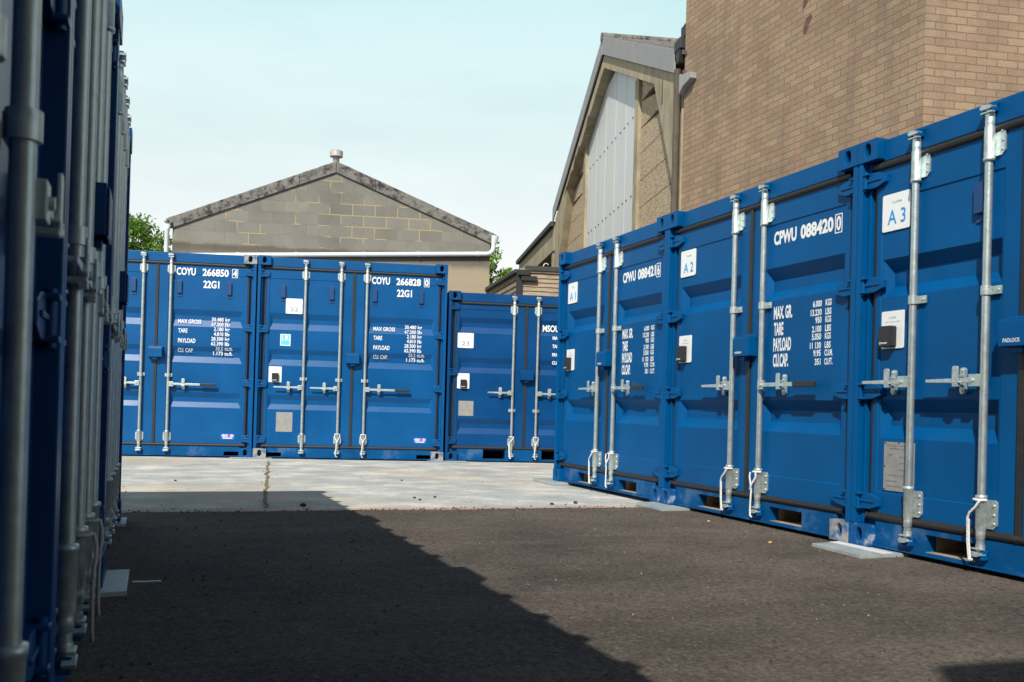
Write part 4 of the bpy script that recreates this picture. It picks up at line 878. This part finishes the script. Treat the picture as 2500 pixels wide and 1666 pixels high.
# gutter end and black downpipe in the valley by the brick wall
mb = MB(); mb.box(U(.16), U(-.12), -.07, .10, 5.92, 6.08); mb.prism(ccw(upoly([(.12, 5.92), (-.10, 5.92), (-.04, 5.74), (.06, 5.74)])), -.06, .08); mb.box(U(.04), U(-.18), -.01, .12, 6.08, 6.26)
mb.build('valley_hopper', M['iron'], wh, .01)
MB().tube((U(-.02), -.06, 5.64), (U(-.02), -.06, 0), .05, n=12).build('downpipe', M['concdark'], wh)
# low flat roofed aisle continuing beyond
al = empty('lean_to', (*along(WO, WA_, 10.7), 0), WA_-math.pi, 'low flat roofed concrete aisle beyond the warehouse gable', 'building')
MB().box(-6.8, -.02, .0, .35, 4.76, 5.38).build('edge_beam', M['concbeam'], al, .01)
MB().box(-6.85, -.02, -.10, 5, 5.385, 5.50).build('flat_roof', M['felt'], al)
mb = MB(); mb.box(-6.8, -.02, .5, .6, 0, 5.3); mb.build('opening_shade_sheet', M['recess_shade'], al)  # near-black sheet painting the shade under the edge beam
mb = MB()
for u in (-.30, -3.4, -6.7): mb = MB(); mb.box(u-.15, u+.15, .02, .33, 0, 4.75); mb.build('pillar', M['concbeam'], al, .01)

# ------------------------------------------------------------------ timber shed
DX, DY_ = .0762, 17.0
sh = empty('timber_shed', (DX, DY_, 0), 0, 'weathered timber boarded shed behind the low blue container', 'shed')
def boards(name, ang, x0, x1, ztop_, n, hh, mt, rev=False, z0=1.2):
    mb = MB(); z = ztop_
    while z > z0:
        y0_, y1_ = (-.002, -.024); mb.add([(x0, -.028, z-hh), (x1, -.028, z-hh), (x1, -.008, z), (x0, -.008, z), (x0, .0, z-hh), (x1, .0, z-hh), (x1, 0, z), (x0, 0, z)], [(0, 1, 2, 3), (4, 7, 6, 5), (0, 4, 5, 1), (3, 2, 6, 7), (0, 3, 7, 4), (1, 5, 6, 2)])
        z -= hh-.004
    o = mb.build(name, mt, sh); o.rotation_euler.z = ang; return o
boards('front_boards', R(9), .0, 4.0, 3.215, 12, .082, M['timber'])
f_ = MB().box(.10, 4.0, -.07, .05, 3.175, 3.262).build('roof_edge', M['felt'], sh, .006); f_.rotation_euler.z = R(9)
f_ = MB().box(.115, 4.0, -.045, -.03, 3.145, 3.174).build('fascia', M['timber'], sh); f_.rotation_euler.z = R(9)
b_ = boards('side_boards', R(102.3)-math.pi, -6.0, .0, 3.13, 12, .105, M['timberd']); 
f_ = MB().box(-6.0, -.0, -.09, .05, 3.135, 3.20).build('roof_edge', M['felt'], sh, .006); f_.rotation_euler.z = R(102.3)-math.pi
f_ = MB().box(-.05, .05, -.05, .05, 1.2, 3.12).build('corner_trim', M['iron'], sh); f_.rotation_euler.z = R(9)
f_ = MB().box(-.04, .17, -.12, .05, 3.08, 3.18).build('gutter_end', M['iron'], sh, .01); f_.rotation_euler.z = R(9)
f_ = MB().box(.02, .30, -.10, -.03, 2.99, 3.075).build('junction_box', M['iron'], sh, .006); f_.rotation_euler.z = R(9)
hk = MB().path([(.42+.0+.05-.05*math.cos(t), -.02, 3.262+.055*math.sin(t)*1.1) for t in [math.pi*k/10 for k in range(9)]], .008).build('bent_pipe', M['upvc'], sh); hk.rotation_euler.z = R(9)

# ------------------------------------------------------------------ grey block gable at the back
OB = (-4.4743, 19.3); AB = R(7)
gb = empty('block_building', (*OB, 0), AB, 'grey blockwork building with a low pitched gable behind the far containers', 'building')
WL, WR = -2.38, 3.965
ze, zp = 4.235, 5.475
MB().prism([(WL, 0), (WR, 0), (WR, ze-.05), (.79, zp), (WL, ze-.05)], 0, .22).build('gable_wall', M['block'], gb)
mb = MB(); mb.box(WL, WL+.2, .22, 14, 0, 4.12); mb.box(WR-.2, WR, .22, 14, 0, 4.12); mb.build('long_wall', M['block'], gb)
slp = (5.625-4.317)/(.79+2.45)
for sg, e_ in ((-1, 3.25), (1, 3.25)):
    cuts = [0, .72, e_] if sg < 0 else [0, .80, e_]
    for a, b in zip(cuts, cuts[1:]):
        P_ = []
        n = 14
        for i in range(n+1):
            d = a+(b-a)*i/n-(.004 if i == n else 0)+(.004 if i == 0 else 0); P_.append((.79+sg*d, 5.63-d*slp+.010*noise.noise(Vector((d*6+sg, 1, 0)))))
        P_ += [(.79+sg*(b-.004), 5.63-b*slp-.225), (.79+sg*(a+.004), 5.63-a*slp-.225)]
        MB().prism(ccw(P_), -.042, -.002).build('bargeboard', M['asb'], gb, .004)
    P_ = [(.79, 5.63), (.79+sg*3.30, 5.63-3.30*slp), (.79+sg*3.30, 5.63-3.30*slp-.05), (.79, 5.58)]
    MB().prism(ccw(P_), -.025, 14).build('roof_slope', M['asb'], gb)
mb = MB(); mb.lathe([(.062, 5.50), (.062, 5.74), (.075, 5.745)], 20, (.775, .10)); nk = mb.build('flue', M['vent'], gb)
mb = MB(); mb.tube((.775, .10, 5.735), (.775, .10, 5.752), .10, .132, 28); mb.tube((.775, .10, 5.7525), (.775, .10, 5.862), .132, n=28); mb.tube((.775, .10, 5.8625), (.775, .10, 5.89), .130, .085, 28); mb.build('flue_cowl', M['vent'], nk)
# gutters and pipes
def gutter(x, mb):
    n = 10; vs = []; 
    for y in (-.12, 14):
        for r in (.072, .064):
            vs += [(x+r*math.cos(math.pi+math.pi*i/n), y, 4.245+r*math.sin(math.pi+math.pi*i/n)) for i in range(n+1)]
    m_ = n+1; mb.add(vs, [(i, i+1, 2*m_+i+1, 2*m_+i) for i in range(n)]+[(m_+i+1, m_+i, 3*m_+i, 3*m_+i+1) for i in range(n)]+[(m_+i, m_+i+1, i+1, i) for i in range(n)])
mb = MB(); gutter(-2.455, mb); mb.build('gutter', M['upvc_d'], gb)
mb = MB(); gutter(4.06, mb); mb.build('gutter', M['upvc_d'], gb)
mb = MB(); mb.lathe([(.045, 0), (.045, 4.04), (.055, 4.06), (.07, 4.17), (.03, 4.18)], 18, (-2.47, -.08)); mb.build('downpipe', M['upvc'], gb)
mb = MB(); mb.tube((4.06, -.07, 4.26), (4.03, -.07, 4.09), .085, .05, n=16); mb.path([(4.03, -.07, 4.10), (4.028, -.07, 4.03), (4.01, -.07, 3.955), (3.955, -.07, 3.90), (3.88, -.07, 3.883), (3.75, -.07, 3.881)], .047, 16); hp = mb.build('hopper_bend', M['upvc'], gb)
mb = MB(); mb.tube((3.80, -.07, 3.881), (-2.2, -.07, 3.575), .047, n=18)
for u in (3.70, 2.5, 1.4, .05, -1.1): zz = 3.575+(u+2.2)/6.0*.306; mb.tube((u-.03, -.07, zz-.0015), (u+.03, -.07, zz+.0015), .053, n=18)
mb.build('waste_pipe', M['upvc'], gb)

# ------------------------------------------------------------------ unseen block added behind the camera to cast the shadow bottom right
rb = empty('shadow_caster', (0, 0, 0), 0, 'unseen brick block added behind the photographer to cast a shadow', 'building')
o = MB().prism([(-.2, 0), (6.62, 0), (6.62, 5.0), (-.2, 5.0)], 0, 5).build('wall', M['brick'], rb); o.location = (6.0, -.35, 0); o.rotation_euler.z = R(198)

# ------------------------------------------------------------------ trees
def tree(name, base, h, crown, nleaf, mt, label, seed, leaf=.05):
    rd = random.Random(seed); root = empty(name, (*base, 0), 0, label, 'tree')
    mb = MB(); mb.tube((0, 0, 0), (.05, 0, h*.5), .14, .10, n=12); mb.tube((.05, 0, h*.5), (0, 0, h*.85), .10, .04, n=10)
    tips = []
    for (cx_, cy_, cz_, cr) in crown:
        mb.tube((.04, 0, h*rd.uniform(.4, .6)), (cx_, cy_, cz_), .045, .012, n=7)
        for k in range(7):
            v = Vector((rd.gauss(0, 1), rd.gauss(0, 1), rd.gauss(0, 1))).normalized()*cr*.8; mb.tube((cx_, cy_, cz_), (cx_+v.x, cy_+v.y, cz_+v.z), .012, .004, n=5)
    mb.build('trunk', M['bark'], root)
    mb = MB(); tot = sum(c_[3]**2 for c_ in crown)
    for (cx_, cy_, cz_, cr) in crown:
        n = int(nleaf*cr*cr/tot); cl_ = [(Vector((rd.gauss(0, 1), rd.gauss(0, 1), rd.gauss(0, 1))).normalized()*cr*rd.uniform(.45, 1)) for _ in range(max(5, n//28))]
        for _ in range(n):
            p_ = Vector((cx_, cy_, cz_))+rd.choice(cl_)+Vector((rd.gauss(0, 1), rd.gauss(0, 1), rd.gauss(0, .8)))*cr*.16
            a = Vector((rd.gauss(0, 1), rd.gauss(0, 1), rd.gauss(0, .6))).normalized(); b_ = a.orthogonal().normalized(); b_.rotate(Matrix.Rotation(rd.uniform(0, 6.3), 3, a)); s_ = leaf*rd.uniform(.6, 1.3)
            c__ = a.cross(b_); mb.add([p_-b_*s_, p_+c__*s_*.45, p_+b_*s_, p_-c__*s_*.45], [(0, 1, 2, 3)])
    mb.build('crown', mt, root)
tree('tree', (-11.5, 27.2), 6.2, [(0, 0, 5.0, .8), (-.7, .3, 5.55, .75), (.55, -.1, 5.35, .62), (1.1, .2, 4.9, .6), (.2, .2, 4.2, .8), (1.35, 0, 4.3, .5), (-.9, 0, 4.4, .8), (.9, 0, 3.7, .7), (-.2, 0, 3.3, .8)], 20000, M['leaf'], 'leafy green tree left of the block building', 4, .06)
tree('tree', (-.78, 26.5), 5.2, [(0, 0, 4.9, .55), (.35, .1, 4.3, .45), (.1, 0, 3.8, .55), (.65, 0, 3.75, .35), (-.4, .2, 4.4, .6), (.3, 0, 3.2, .6)], 2600, M['leaf2'], 'bright green tree between the block building and the timber shed', 9, .07)
